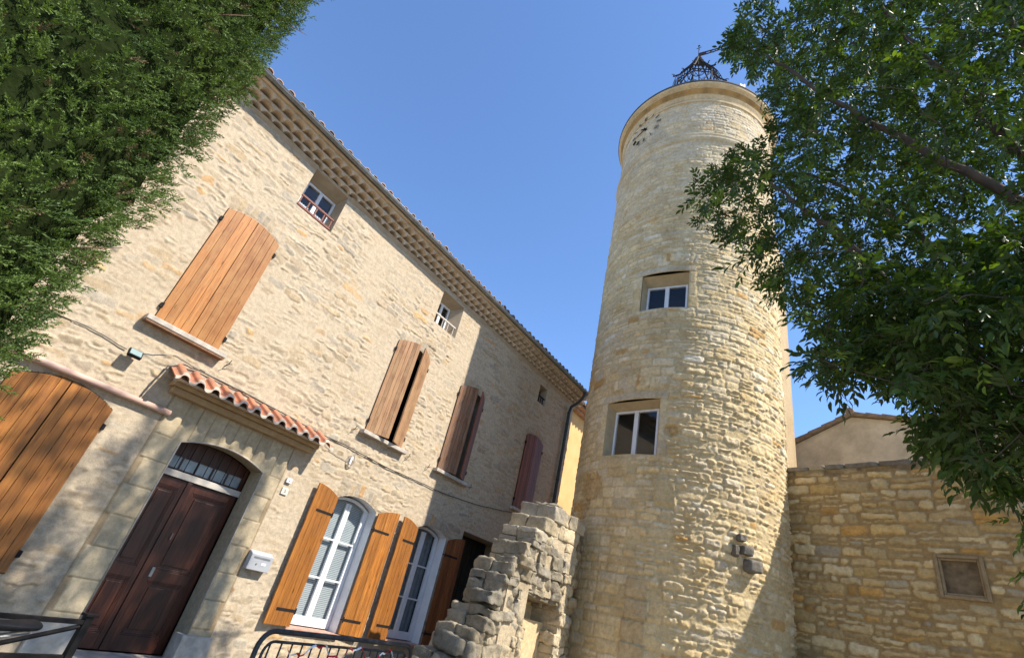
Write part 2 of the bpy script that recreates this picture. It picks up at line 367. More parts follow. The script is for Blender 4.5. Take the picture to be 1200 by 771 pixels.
H = .002 * fbm(U[:, None], V[None, :], .25, 3, 4) + .0035 * fbm(U[:, None], V[None, :], .06, 9, 3); S = np.zeros_like(H)
mort = np.array([.47, .385, .275]); C = np.ones(H.shape + (3,)) * mort * (1 + .05 * fbm(U[:, None], V[None, :], .5, 21, 3)[..., None])
def pal_fac(r, u, v):
    base = r.choice([(.40, .315, .215), (.42, .335, .23), (.37, .295, .20), (.41, .34, .25), (.36, .295, .215), (.44, .36, .26), (.36, .31, .24), (.41, .315, .20)])
    if r.random() < .03: base = (.46, .29, .14)
    k = r.uniform(.94, 1.10); return tuple(c * k for c in base)
SURR = (2.56, 4.64, 0, 3.26)
avoid = [SURR] + [(h[0] - .03, h[1] + .03, h[2] - .03, h[3] + .05) for h in holes]
rubble(U, V, H, C, S, rnd, rows=(.06, .16), wid=(1.1, 3.6), gap=.010, prot=(.002, .012), pal=pal_fac, split=.35, skip=.2, edge=.007, rad=.05, warp=.036, rough=.7, avoid=avoid, sag=.035, rotj=.12, tilt=1.1)
# smear of lime mortar over whole patches
sm = smooth01(.62 + 1.3 * fbm(U[:, None], V[None, :], .8, 33, 3)); H = H * (.35 + .85 * sm)
C = C * (.4 + .6 * sm)[..., None] + mort * (.6 * (1 - sm))[..., None]
# brick-like voussoirs and dressed jambs round the openings
for k in ('w1', 'w2', 'b', 'c', 'a', 'd'):
    x0, x1, z0, z1, rise = WIN[k]; n = 9
    for i in range(n):
        xa = x0 - .02 + (x1 - x0 + .04) * i / n; xm = xa + (x1 - x0) / n / 2; zt = z1 + rise * (1 - ((xm - (x0 + x1) / 2) / ((x1 - x0) / 2)) ** 2)
        stamp(U, V, H, C, S * 0, xa + .006, xa + (x1 - x0 + .04) / n - .006, zt + .02, zt + .22 + rnd.uniform(-.02, .03), .010, pal_fac(rnd, 0, 0), rnd, .015, .02, .008, i)
fade_holes(U, V, H, holes)
# surround region kept flat under the ashlar
uu = U[:, None]; vv = V[None, :]
ins = (uu > SURR[0]) & (uu < SURR[1]) & (vv < SURR[3]); H[ins] = -.004
hp(field_mesh('wall', U, V, H, C, lambda u, v, h: np.stack([u, Y - h, v], -1), holes, M_FAC, None))
# rest of the envelope
e = MB(); e.box(HX0, HX0 + .3, Y + .01, 16, 0, HZ); e.box(HX1 - .012, HX1, Y + .002, 16, 0, HZ); e.box(HX0, HX1, 15.7, 16, 0, HZ)
hp(e.build('side_wall', M_PLAS))
fl = MB(); fl.box(HX0 + .3, HX1 - .02, Y + .45, 15.7, 3.2, 3.4); fl.box(HX0 + .3, HX1 - .02, Y + .45, 15.7, 6.5, 6.65); fl.box(HX0 + .3, HX1 - .02, 8.9, 9.0, 0, HZ)
hp(fl.build('dark_room_lining', M_DARK))  # near-black floors and back sheet put the rooms' darkness into the colour

# door surround: dressed blocks standing 14 mm proud
U2 = coords(SURR[0], SURR[1], .012, [2.95, 4.29]); V2 = coords(0, SURR[3], .012, [.08, 2.67])
H2 = np.zeros((len(U2), len(V2))); S2 = H2.copy(); C2 = np.ones(H2.shape + (3,)) * np.array([.31, .235, .145])
blocks = []
zs = [.0, .50, .86, 1.22, 1.60, 1.98, 2.34, 2.67]
for i in range(7):
    wl = (.0, .05)[i % 2]
    blocks += [(2.58 + wl, 2.95, zs[i], zs[i + 1]), (4.29, 4.62 - wl, zs[i], zs[i + 1])]
blocks += [(2.58, 2.83, 2.67, 3.22), (4.41, 4.62, 2.67, 3.22)]
for i in range(8): blocks.append((2.83 + i * .1975, 2.83 + (i + 1) * .1975, 2.60, 3.22))
for i, (a, b_, c, d) in enumerate(blocks):
    k = rnd.uniform(.95, 1.05)
    stamp(U2, V2, H2, C2, S2, a + .003, b_ - .003, c + .003, d - .003, .016, (.44 * k, .365 * k, .245 * k), rnd, .008, .006, .002, i, .06, tilt=.05)
dh = [(2.95, 4.29, .08, 2.67, .14), (2.95, 4.29, -.1, .1, 0)]
sur = hp(field_mesh('door_surround', U2, V2, H2, C2, lambda u, v, h: np.stack([u, Y - .004 - h, v], -1), dh, M_ASH, None))
pb = MB(); pb.box(4.22, 4.66, 7.93, 8.2, 0, .42); pb.box(2.54, 3.02, 7.93, 8.2, 0, .42); pb.box(2.9, 4.3, 7.9, 8.34, 0, .09)
pl = pb.build('plinth', M_SILL, sur, .012)
rr = MB();
hp(reveal(2.95, 4.29, .08, 2.67, .14, Y - .012, 8.36, M_ASH, None, 'door_reveal'))
bead = MB(); pts = [(2.95, .45), (2.95, 2.67)] + arch_pts(2.95, 4.29, 2.67, .14)[1:] + [(4.29, .45)]
bead.tube([(p[0], Y - .02, p[1]) for p in pts], .012, 6); bead.build('bead', M_SILL, sur, smooth=True)
# jamb stones in the reveal need the vertex colour
for o in bpy.data.objects:
    if o.name == 'door_reveal':
        a = o.data.color_attributes.new('Col', 'FLOAT_COLOR', 'POINT'); c = np.tile((.42, .345, .235, 1), len(o.data.vertices)); a.data.foreach_set('color', c.astype(np.float32))

# the door: two panelled leaves, transom light
door = bpy.data.objects.new('front_door', None); COL.objects.link(door); hp(door)
def dparent(o): o.parent = door; return o
def leaf_door(x0, x1, panels):
    mb = MB(); y = 8.40
    mb.box(x0, x1, y, y + .05, .1, 2.24)
    st = .10
    for (a, b_, c, d) in [(x0, x0 + st, .1, 2.24), (x1 - st, x1, .1, 2.24)]: mb.box(a, b_, y - .028, y, c, d)
    for z in (.1, .30, 1.0, 1.12, 2.12): pass
    for (c, d) in [(.1, .28), (.93, 1.07), (2.12, 2.24)]: mb.box(x0 + st, x1 - st, y - .0279, y, c, d)
    for (c, d) in [(.28, .93), (1.07, 2.12)]:
        a, b_ = x0 + st, x1 - st
        for q, (i_, dep) in enumerate(((.0, .022), (.018, .014))):
            for bx in [(a + i_, a + i_ + .018, c + i_, d - i_), (b_ - i_ - .018, b_ - i_, c + i_, d - i_), (a + i_ + .018, b_ - i_ - .018, c + i_, c + i_ + .018), (a + i_ + .018, b_ - i_ - .018, d - i_ - .018, d - i_)]:
                mb.box(bx[0], bx[1], y - dep, y, bx[2], bx[3])
        mb.box(a + .075, b_ - .075, y - .017, y, c + .075, d - .075)
    o = mb.build('door_leaf', W_DOOR, door, .004); return o
l1 = leaf_door(2.97, 3.50, None); l2 = leaf_door(3.515, 4.27, None)
ast = MB(); ast.box(3.47, 3.545, 8.345, 8.372, .1, 2.24); ast.build('astragal', W_DOOR, door, .008)
kn = MB(); kn.tube([(3.62, 8.37, 1.55), (3.62, 8.34, 1.55), (3.62, 8.34, 1.47), (3.62, 8.37, 1.47)], .008, 6); kn.build('handle', M_ZINC, l2)
kk = MB(); kk.box(3.60, 3.64, 8.362, 8.372, .98, 1.10); kk.build('lock_plate', M_ZINC, l2)
tb = MB(); tb.box(2.96, 4.28, 8.33, 8.44, 2.25, 2.34); tb.build('transom_bar', M_GREYP, door, .006)
tf = MB(); top = arch_pts(2.96, 4.28, 2.67, .14)
outer = [(2.96, 2.34), (4.28, 2.34)] + top[::-1]
tf.box(2.96, 3.02, 8.38, 8.43, 2.34, 2.70); tf.box(4.22, 4.28, 8.38, 8.43, 2.34, 2.70); tf.box(2.96, 4.28, 8.381, 8.429, 2.34, 2.37); tf.box(3.02, 4.22, 8.379, 8.431, 2.535, 2.56)
tf.prism([(2.97, 2.56), (4.27, 2.56)] + arch_pts(2.97, 4.27, 2.67, .135)[::-1], 8.405, 8.425)
for i in range(1, 5): tf.box(3.02 + 1.2 * i / 5 - .012, 3.02 + 1.2 * i / 5 + .012, 8.385, 8.42, 2.37, 2.54)
tfo = tf.build('transom_frame', W_DOOR, door)
for i in range(1, 9):
    pass
gb = MB(); gb.box(3.02, 4.22, 8.402, 8.404, 2.37, 2.535); gb.build('pane', plain('pale_transom_glass', (.34, .38, .40), (.20, .23, .25), .2, 4, spec=.6), tfo)
gr = MB()
for i in range(9): x = 3.04 + i * .145; gr.tube([(x, 8.34, 2.34), (x, 8.34, 2.66 + .13 * (1 - ((x - 3.62) / .66) ** 2))], .006, 5)
gr.build('grille', M_IRON, door)

# canopy of tiles over the door
can = bpy.data.objects.new('door_canopy', None); COL.objects.link(can); hp(can)
def wave(x, p, ph=0): return abs(math.cos(PI * (x - ph) / p))
def tile_sheet(x0, x1, yf, zf, yb, zb, p, amp, thick, ph=0, step=12, under=False):
    # S-shaped roman tile sheet (solid), front edge at yf
    n = int((x1 - x0) / p * step); xs = [x0 + (x1 - x0) * i / n for i in range(n + 1)]
    def rw(x):
        t_ = ((x - ph) / p + .25) % 1
        return (.5 + .5 * math.sqrt(max(0, 1 - (4 * t_ - 1) ** 2))) if t_ < .5 else (.5 - .5 * math.sqrt(max(0, 1 - (4 * t_ - 3) ** 2)))
    wv = [amp * rw(x) for x in xs]
    V = []
    for (yy, zz, dy) in ((yf, zf, 0), (yb, zb, 0)):
        for x, q in zip(xs, wv): V.append((x, yy, zz + q))
        for x, q in zip(xs, wv): V.append((x, yy, zz + q - thick))
    m_ = n + 1; F = []
    for i in range(n):
        F += [(i, i + 1, 2 * m_ + i + 1, 2 * m_ + i), (m_ + i + 1, m_ + i, 3 * m_ + i, 3 * m_ + i + 1), (i + 1, i, m_ + i, m_ + i + 1)]
    F += [(0, 2 * m_, 3 * m_, m_), (m_ - 1, 2 * m_ - 1, 4 * m_ - 1, 3 * m_ - 1)]
    return V, F
mb = MB(); V_, F_ = tile_sheet(2.32, 5.08, 7.60, 3.37, 7.99, 3.56, .2265, .088, .018, ph=3.80, step=20)
mb.add(V_, F_)
cv = mb.build('canopy_tiles', M_TERRA, can, smooth=False)
mb = MB(); V_, F_ = tile_sheet(2.325, 5.075, 7.585, 3.368, 7.625, 3.388, .2265, .088, .030, ph=3.80, step=20); mb.add(V_, F_)
mb.build('tile_edge', plain('weathered_tile_edge', (.58, .50, .42), (.46, .36, .28), .9, 14, bumps=.003), cv)
mb = MB(); mb.prism([(0, 0)], 0, 0) if False else None
mb.box(2.42, 4.93, 7.78, 7.99, 3.30, 3.36); mb.box(2.46, 4.89, 7.85, 7.985, 3.21, 3.298)
# end wedge under the left-most tile
mb.build('canopy_corbel', plain('canopy_mortar', (.42, .29, .15), (.34, .22, .11), .9, 8, bumps=.004), can, .01)
mb = MB(); mb.add([(2.44, 7.66, 3.362), (4.91, 7.66, 3.362), (4.91, 7.99, 3.362), (2.44, 7.99, 3.362), (2.44, 7.66, 3.375), (4.91, 7.66, 3.375), (4.91, 7.99, 3.53), (2.44, 7.99, 3.53)],
                  [(0, 3, 2, 1), (4, 5, 6, 7), (0, 1, 5, 4), (2, 3, 7, 6), (1, 2, 6, 5), (0, 4, 7, 3)])
mb.build('canopy_bed', M_GEN, can)

# windows and shutters ------------------------------------------------------
def arch_frame(mb, x0, x1, z0, z1, rise, y0, y1, wd):
    mb.box(x0, x0 + wd, y0, y1, z0, z1); mb.box(x1 - wd, x1, y0, y1, z0, z1); mb.box(x0 + wd, x1 - wd, y0 + .001, y1 - .001, z0, z0 + wd)
    a = arch_pts(x0, x1, z1, rise); b_ = [(x0 + wd, z1 - .02)] + [(min(max(p[0], x0 + wd), x1 - wd), p[1] - wd) for p in a[1:-1]] + [(x1 - wd, z1 - .02)]
    n = len(a)
    for i in range(n - 1):
        mb.add([(a[i][0], y0, a[i][1]), (a[i + 1][0], y0, a[i + 1][1]), (b_[i + 1][0], y0, b_[i + 1][1]), (b_[i][0], y0, b_[i][1]),
                (a[i][0], y1, a[i][1]), (a[i + 1][0], y1, a[i + 1][1]), (b_[i + 1][0], y1, b_[i + 1][1]), (b_[i][0], y1, b_[i][1])],
               [(0, 3, 2, 1), (4, 5, 6, 7), (0, 1, 5, 4), (2, 3, 7, 6), (1, 2, 6, 5), (0, 4, 7, 3)])
def french_window(k, blind):
    x0, x1, z0, z1, rise = WIN[k]
    e = bpy.data.objects.new('window', None); COL.objects.link(e); hp(e)
    y0 = 8.21
    rv = reveal(x0, x1, z0, z1, rise, Y - .001, 8.32, M_WHITE, e, 'reveal')
    mb = MB(); arch_frame(mb, x0 + .01, x1 - .01, z0 + .02, z1 - .03, rise, y0, y0 + .06, .05)
    xm = (x0 + x1) / 2
    for (a, b_) in ((x0 + .055, xm - .004), (xm + .004, x1 - .055)):
        mb.box(a, a + .055, y0 + .003, y0 + .05, z0 + .07, z1 + .0); mb.box(b_ - .055, b_, y0 + .003, y0 + .05, z0 + .07, z1 + .0)
        mb.box(a + .055, b_ - .055, y0 + .004, y0 + .049, z0 + .07, z0 + .16)
        for q in (1, 2): z = z0 + .16 + (z1 - z0 - .16) * q / 3 - .05; mb.box(a + .055, b_ - .055, y0 + .006, y0 + .045, z, z + .03)
    fr = mb.build('window_frame', M_WHITE, e, .004)
    g = MB(); g.add([(x0 + .06, y0 + .024, z0 + .07), (x1 - .06, y0 + .024, z0 + .07), (x1 - .06, y0 + .024, z1 + rise * .8), (x0 + .06, y0 + .024, z1 + rise * .8)], [(0, 1, 2, 3)]); g.build('pane', M_GLASS, e)
    if blind:
        bl = MB(); z = z0 + .1
        while z < z1 + .05:
            bl.box(x0 + .02, x1 - .02, 8.300, 8.303, z, z + .0235); z += .0285
        bl.build('blind', M_BLIND, e)
    else:
        bl = MB()
        n = 40
        V = [(x0 + .03 + (x1 - x0 - .06) * i / n, 8.36 + .012 * math.sin(i * 1.3), z) for z in (z0, z1 + .1) for i in range(n + 1)]
        bl.add(V, [(i, i + 1, n + 2 + i, n + 1 + i) for i in range(n)]); bl.build('curtain', plain('net_curtain', (.22, .24, .25), (.16, .18, .19), .9, 12), e)
    s = MB(); s.box(x0 - .06, x1 + .06, 7.93, 8.0, z0 - .05, z0); s.box(x0 + .001, x1 - .001, 8.0, 8.21, z0 - .045, z0 + .004); s.build('window_sill', plain('red_sill_tile', (.42, .20, .14), (.5, .35, .28), .8, 10), e, .004)
    return e
tag(french_window('w1', True), 'white arched window with closed venetian blind'); tag(french_window('w2', False), 'white arched window with net curtain')

def board_poly(wd, h, h2, rise_fn=None): pass
def shutter(x_h, width, z0, ztop, ang, mat, side, y=7.97, thick=.032, boards=5, hinge=True, label=None, parent=None):
    """side=+1: leaf extends to +x from its hinge; ztop = f(t) height along the leaf; ang opens it towards the viewer"""
    e = bpy.data.objects.new('shutter', None); COL.objects.link(e); hp(e)
    e.location = (x_h, y, 0); e.rotation_euler = (0, 0, -ang if side > 0 else ang)
    mb = MB(); bw = width / boards
    for i in range(boards):
        a, b_ = i * bw + .0018, (i + 1) * bw - .0018
        if side < 0: a, b_ = -b_, -a
        ta, tb = abs(a) / width, abs(b_) / width
        pts = [(a, z0), (b_, z0), (b_, ztop(tb)), ((a + b_) / 2, ztop((ta + tb) / 2)), (a, ztop(ta))]
        mb.prism(pts, -thick, 0)
    bd = mb.build('boards', mat, e, .0025)
    if hinge:
        for z in (z0 + .22, ztop(0) - .30):
            hb = MB(); L_ = width * .75; a, b_ = (0, L_) if side > 0 else (-L_, 0)
            hb.box(a, b_, -thick - .006, -thick - .0005, z - .02, z + .02)
            hb.tube([(0, -thick - .004, z - .045), (0, -thick - .004, z + .045)], .012, 8)
            hb.tube([(0, -thick - .004, z), (-.04 * side, .0, z)], .009, 6)
            hb.build('hinge', M_IRON, e)
    else:
        for z in (z0 + .2, ztop(0) - .22):
            hb = MB(); hb.box(-.03 if side > 0 else -.012, .012 if side > 0 else .03, -thick - .008, .0, z - .035, z + .035); hb.tube([(0, -thick - .006, z - .04), (0, -thick - .006, z + .04)], .012, 8); hb.build('hinge', M_IRON, e)
    if label: e['label'] = label
    return e
def half_arch(x0, x1, z1, rise):   # height along a leaf from hinge (t=0) to middle (t=1)
    return lambda t: z1 + rise * (1 - (1 - t) ** 2)
def frac_arch(frac, z1, rise):
    return lambda t: z1 + rise * (1 - (1 - 2 * frac * t) ** 2)
# closed pair A
x0, x1, z0, z1, rise = WIN['a']
shutter(x0 + .005, .478, z0 + .012, half_arch(0, 0, z1 - .012, rise), 0.0, W_ORANGE2, 1, boards=4, hinge=False, y=8.00)
shutter(x1 - .005, .466, z0 + .012, half_arch(0, 0, z1 - .012, rise), 0.0, W_ORANGE2, -1, boards=4, hinge=False, y=8.00)
# lower left pair
x0, x1, z0, z1, rise = WIN['low']
shutter(x0 + .005, .54, z0 + .012, half_arch(0, 0, z1 - .012, rise), 0, W_ORANGE, 1, boards=5, hinge=False, y=8.00)
shutter(x1 - .005, .54, z0 + .012, half_arch(0, 0, z1 - .012, rise), 0, W_ORANGE, -1, boards=5, hinge=False, y=8.00)
# ajar B and C, closed D
x0, x1, z0, z1, rise = WIN['b']
shutter(x0 + .005, .495, z0 + .01, half_arch(0, 0, z1 - .012, rise), R(24), W_GREYB, 1, boards=6, hinge=False, y=7.995)
shutter(x1 - .005, .47, z0 + .01, half_arch(0, 0, z1 - .012, rise), R(26), W_GREYB, -1, boards=6, hinge=False, y=7.995)
x0, x1, z0, z1, rise = WIN['c']
shutter(x0 + .005, .48, z0 + .01, half_arch(0, 0, z1 - .012, rise), R(24), W_BROWN, 1, boards=6, hinge=False, y=7.995)
shutter(x1 - .005, .455, z0 + .01, half_arch(0, 0, z1 - .012, rise), R(30), W_RED, -1, boards=6, hinge=False, y=7.995)
x0, x1, z0, z1, rise = WIN['d']
shutter(x0 + .005, .445, z0 + .01, half_arch(0, 0, z1 - .012, rise), R(3), W_RED, 1, boards=5, hinge=False, y=7.995)
shutter(x1 - .005, .445, z0 + .01, half_arch(0, 0, z1 - .012, rise), R(3), W_RED, -1, boards=5, hinge=False, y=7.995)
# ground floor open leaves folded back on the wall
lf = half_arch(0, 0, 2.72, .12)
shutter(5.79, .50, .69, lf, R(4), W_ORANGE, -1, y=7.955, boards=5)
shutter(6.81, .50, .69, lf, R(6), W_ORANGE, 1, y=7.955, boards=5)
shutter(7.955, .50, .70, lf, R(5), W_ORANGE, -1, y=7.955, boards=5)
shutter(8.985, .50, .70, lf, R(7), wood_mat('pine_painted_shade', (.20, .065, .018), (.10, .03, .01), (.28, .10, .03), .5, .3, plank=.1), 1, y=7.955, boards=5, label='open pine shutter beside the dark doorway, darkened with painted shade')  # darker copy of the pine, shade put into the colour
for k in ('a', 'b', 'c', 'd', 'low'):
    x0, x1, z0, z1, rise = WIN[k]
    hp(reveal(x0, x1, z0, z1, rise, Y, 8.30, M_PLAS, None, 'reveal'))
    s = MB(); s.box(x0 - .10, x1 + .11, 7.86, 8.02, z0 - .075, z0 - .003)
    if k != 'low': hp(s.build('sill', M_SILL, None, .008))
    if k == 'a': u_ = MB(); u_.box(x0 - .09, x1 + .10, 7.87, 7.998, z0 - .105, z0 - .077); hp(u_.build('sill_tile', W_BROWN))

def small_window(k, inner, yb, nx, rail):
    x0, x1, z0, z1, rise = WIN[k]
    e = bpy.data.objects.new('attic_window', None); COL.objects.link(e); hp(e)
    reveal(x0, x1, z0, z1, 0, Y, yb, M_PLAS, e, 'reveal', inner=inner)
    a, b_, c, d = inner; y = yb - .03; mb = MB()
    mb.box(a, a + .045, y, yb + .02, c, d); mb.box(b_ - .045, b_, y, yb + .02, c, d); mb.box(a + .045, b_ - .045, y + .001, yb + .019, c, c + .045); mb.box(a + .045, b_ - .045, y + .001, yb + .019, d - .045, d)
    if nx: mb.box((a + b_) / 2 - .035, (a + b_) / 2 + .035, y - .004, yb + .018, c + .046, d - .046)
    mb.build('window_frame', M_WHITE if k != 'at3' else W_RED, e, .003)
    g = MB(); g.add([(a + .03, y + .022, c + .03), (b_ - .03, y + .022, c + .03), (b_ - .03, y + .022, d - .03), (a + .03, y + .022, d - .03)], [(0, 1, 2, 3)]); g.build('pane', M_GLASS, e)
    if rail == 2:
        cr = MB()
        n = 30
        for (xa, xb) in ((a + .05, (a + b_) / 2 - .04), ((a + b_) / 2 + .04, b_ - .05)):
            V = [(xa + (xb - xa) * i / n, yb + .06 + .01 * math.sin(i * 1.1), z) for z in (c + .02, c + (d - c) * .42) for i in range(n + 1)]
            cr.add(V, [(i, i + 1, n + 2 + i, n + 1 + i) for i in range(n)])
        cr.build('curtain', M_WHITE, e)
        rl = MB(); zr = (c + .27, c + .05)
        for z in zr: rl.box(x0, x1, 8.06, 8.10, z, z + .035)
        for i in range(5): x = x0 + .05 + (x1 - x0 - .1) * i / 4; rl.box(x - .012, x + .012, 8.07, 8.09, zr[1] + .03, zr[0])
        rl.build('railing', plain('brown_red_rail', (.20, .07, .05), (.15, .05, .035), .6, 9), e)
    elif rail == 1:
        rl = MB(); rl.box(x0, x1, 8.05, 8.085, c + .24, c + .275); 
        for i in range(4): x = x0 + .12 + (x1 - x0 - .2) * i / 3; rl.box(x - .008, x + .008, 8.06, 8.075, c + .02, c + .24)
        rl.build('railing', M_GREYP, e)
    else:
        rl = MB(); rl.box(x0, x1, 8.03, 8.06, z0 + .22, z0 + .25)
        for i in range(3): x = x0 + .1 + i * .12; rl.box(x - .008, x + .008, 8.035, 8.055, z0 + .0, z0 + .24)
        rl.build('railing', M_IRON, e)
    return e
small_window('at1', (2.72, 3.40, 7.09, 7.86), 8.30, 1, 2)
small_window('at2', (6.64, 7.20, 7.05, 7.80), 8.32, 1, 1)
small_window('at3', (11.35, 11.72, 7.22, 7.72), 8.25, 0, 0)
# dark doorway; near-black boards put its shade into the colour
hp(reveal(9.50, 11.2, 0, 3.04, 0, Y, 8.6, M_PLAS, None, 'doorway_reveal', bottom=False))
dd = MB(); dd.box(9.5, 11.2, 8.6, 8.66, 0, 3.04)
for i in range(9): dd.box(9.52 + i * .19, 9.52 + i * .19 + .17, 8.58, 8.60, 0, 3.0)
hp(dd.build('dark_doorway_boards', plain('doorway_shade', (.012, .018, .018), (.02, .026, .025), .6, 8)))
ln = MB(); ln.box(9.33, 11.35, 7.97, 8.02, 3.045, 3.20)
# eaves: three corbelled courses of canal tile (genoise)
gen = bpy.data.objects.new('scalloped_eaves', None); COL.objects.link(gen); hp(gen)
rowz = [8.03, 8.14, 8.25]; yo = [7.91, 7.80, 7.69]
for r_ in range(3):
    ybk = 8.0 if r_ == 0 else yo[r_ - 1] + .01
    p = .2265; ph = .0 if r_ % 2 == 0 else p / 2
    xs = np.arange(HX0, HX1 + .3, p / 12); n = len(xs)
    arc = np.sqrt(np.clip(1 - ((((xs - ph) / p) % 1 - .5) * 2 / .90) ** 2, 0, 1)) * .080
    jit = .004 * np.interp(xs, np.arange(HX0, HX1 + 1, p), np.random.RandomState(r_).uniform(-1, 1, len(np.arange(HX0, HX1 + 1, p))))
    zt = rowz[r_] + .113
    V = []
    for (yy, zz) in ((yo[r_], rowz[r_] + arc + jit), (8.02, rowz[r_] + arc * .9 + jit), (yo[r_] + .001, np.full(n, zt)), (8.02, np.full(n, zt))):
        V += list(zip(xs, np.full(n, yy) + (jit if yy < 8 else 0), zz))
    F = []
    for i in range(n - 1):
        F += [(i, i + 1, n + i + 1, n + i), (i, 2 * n + i, 2 * n + i + 1, i + 1), (2 * n + i, 3 * n + i, 3 * n + i + 1, 2 * n + i + 1)]
    F += [(0, n, 3 * n, 2 * n), (n - 1, 3 * n - 1, 4 * n - 1, 2 * n - 1)]
    mesh_obj('tile_course', V, F, M_GEN, gen)
mb = MB(); mb.box(HX0, HX1 + .25, 7.625, 8.1, 8.366, 8.41); mb.build('eaves_board', M_GEN, gen, .006)
# ragged mortar lip where wall meets the eaves
xs = np.arange(HX0, HX1, .04); n = len(xs)
dz = .05 + .045 * fbm(xs, xs * 0, .5, 5, 4) ; dy = .028 + .02 * fbm(xs, xs * 0 + 3, .3, 8, 3)
V = list(zip(xs, np.full(n, 8.0), 8.0 - dz)) + list(zip(xs, 8.0 - dy, 8.015 - dz * .5)) + list(zip(xs, 7.97 - dy, np.full(n, 8.03)))
F = [(i, i + 1, n + i + 1, n + i) for i in range(n - 1)] + [(n + i, n + i + 1, 2 * n + i + 1, 2 * n + i) for i in range(n - 1)]
lipkeep = [f for f in F if not any(h[3] > 7.9 and h[0] - .02 < V[f[0]][0] < h[1] + .02 for h in holes)]
mesh_obj('mortar_lip', V, lipkeep, M_PLAS, gen, smooth=True)
# roof
roof = bpy.data.objects.new('roof', None); COL.objects.link(roof); hp(roof)
V_, F_ = tile_sheet(HX0 - .1, HX1 + .3, 7.60, 8.445, 12.0, 9.75, .2265, .085, .03, ph=1.27, step=10)
mesh_obj('tile_slope', V_, F_, M_TILEO, roof)
V_, F_ = tile_sheet(HX0 - .1, HX1 + .3, 16.4, 8.40, 12.0, 9.75, .2265, .085, .03, ph=1.27, step=6)
mesh_obj('rear_slope', V_, F_, M_TILEO, roof)
ct = MB(); rr_ = random.Random(8); x = 1.27 - .2265 * 17
while x < HX1 + .25:
    r0 = .078; yf = 7.53 + rr_.uniform(-.02, .02); zf = 8.452 + rr_.uniform(-.008, .016); xo = rr_.uniform(-.022, .022); L_ = .42; k = 9
    V = []
    for (yy, zz, r1) in ((yf, zf, r0), (yf + L_, zf + L_ * .297, r0 * .86)):
        for rad_ in (r1, r1 - .016):
            for i in range(k + 1): a = PI * i / k; V.append((x + xo + rad_ * math.cos(a), yy, zz + rad_ * math.sin(a) * 1.02))
    m_ = k + 1; F = []
    for i in range(k): F += [(i, i + 1, 2 * m_ + i + 1, 2 * m_ + i), (m_ + i + 1, m_ + i, 3 * m_ + i, 3 * m_ + i + 1), (i + 1, i, m_ + i, m_ + i + 1)]
    F += [(0, 2 * m_, 3 * m_, m_), (k, m_ + k, 3 * m_ + k, 2 * m_ + k)]
    ct.add(V, F); ct.add([(x + xo + (r0 - .02) * math.cos(PI * i / k), yf + .03, zf + (r0 - .02) * math.sin(PI * i / k)) for i in range(k + 1)], [tuple(range(k + 1))])
    x += .2265
ct.build('cover_tiles', M_TILE, roof)
gb = MB(); gb.add([(HX0 - .1, 7.66, 8.412), (HX0 - .1, 16.3, 8.33), (HX0 - .1, 12, 9.7), (HX1 + .25, 7.66, 8.412), (HX1 + .25, 16.3, 8.33), (HX1 + .25, 12, 9.7)], [(0, 1, 2), (3, 5, 4), (0, 3, 4, 1)])
gb.build('gable_end', M_PLAS, roof)
# gutter and downpipe
g = MB(); prof = []; k = 10; gy, gz, gr_ = 7.565, 8.445, .058
xs = (HX0 - .1, HX1 + .3); V = []
for xx in xs:
    for rad_ in (gr_, gr_ - .006):
        for i in range(k + 1): a = PI + PI * i / k; V.append((xx, gy + rad_ * math.cos(a), gz + rad_ * math.sin(a)))
m_ = k + 1; F = []
for i in range(k): F += [(i, i + 1, 2 * m_ + i + 1, 2 * m_ + i), (m_ + i + 1, m_ + i, 3 * m_ + i, 3 * m_ + i + 1)]
F += [(0, 2 * m_, 3 * m_, m_), (k, m_ + k, 3 * m_ + k, 2 * m_ + k), tuple(range(k + 1)), tuple(2 * m_ + i for i in range(k, -1, -1))]
g.add(V, F); g.tube([(xs[0], gy - gr_, gz), (xs[1], gy - gr_, gz)], .009, 6)
for i in range(12): x = HX0 + 1.2 + i * 1.3; g.tube([(x, gy + .059 * math.cos(a_), gz + .062 * math.sin(a_)) for a_ in [PI + PI * q / 8 for q in range(9)]], .006, 5)
hp(g.build('gutter', M_ZINC, smooth=True))
d = MB(); d.tube([(13.28, 7.56, 8.40), (13.28, 7.56, 8.28), (13.25, 7.62, 8.14), (13.20, 7.72, 7.98), (13.12, 7.88, 7.82), (13.1, 7.92, 7.6), (13.1, 7.92, 0.05)], .052, 10)
for z in (7.2, 5.4, 3.6, 1.8): d.tube([(13.1, 7.92, z), (13.1, 7.92, z + .05)], .062, 10)
hp(d.build('downpipe', M_DPIPE, smooth=True))
# iron shutter catches (small parts on the wall)
for (x, z) in ((2.98, 3.93), (5.58, 3.95), (7.08, 3.95), (7.72, 3.95), (9.25, 3.98)):
    c_ = MB(); c_.tube([(x, 8.0, z), (x, 7.93, z), (x + .01, 7.92, z + .07)], .006, 5); c_.tube([(x - .04, 7.93, z - .06), (x, 7.925, z), (x + .05, 7.93, z + .02)], .006, 5); hp(c_.build('shutter_catch', M_IRON))

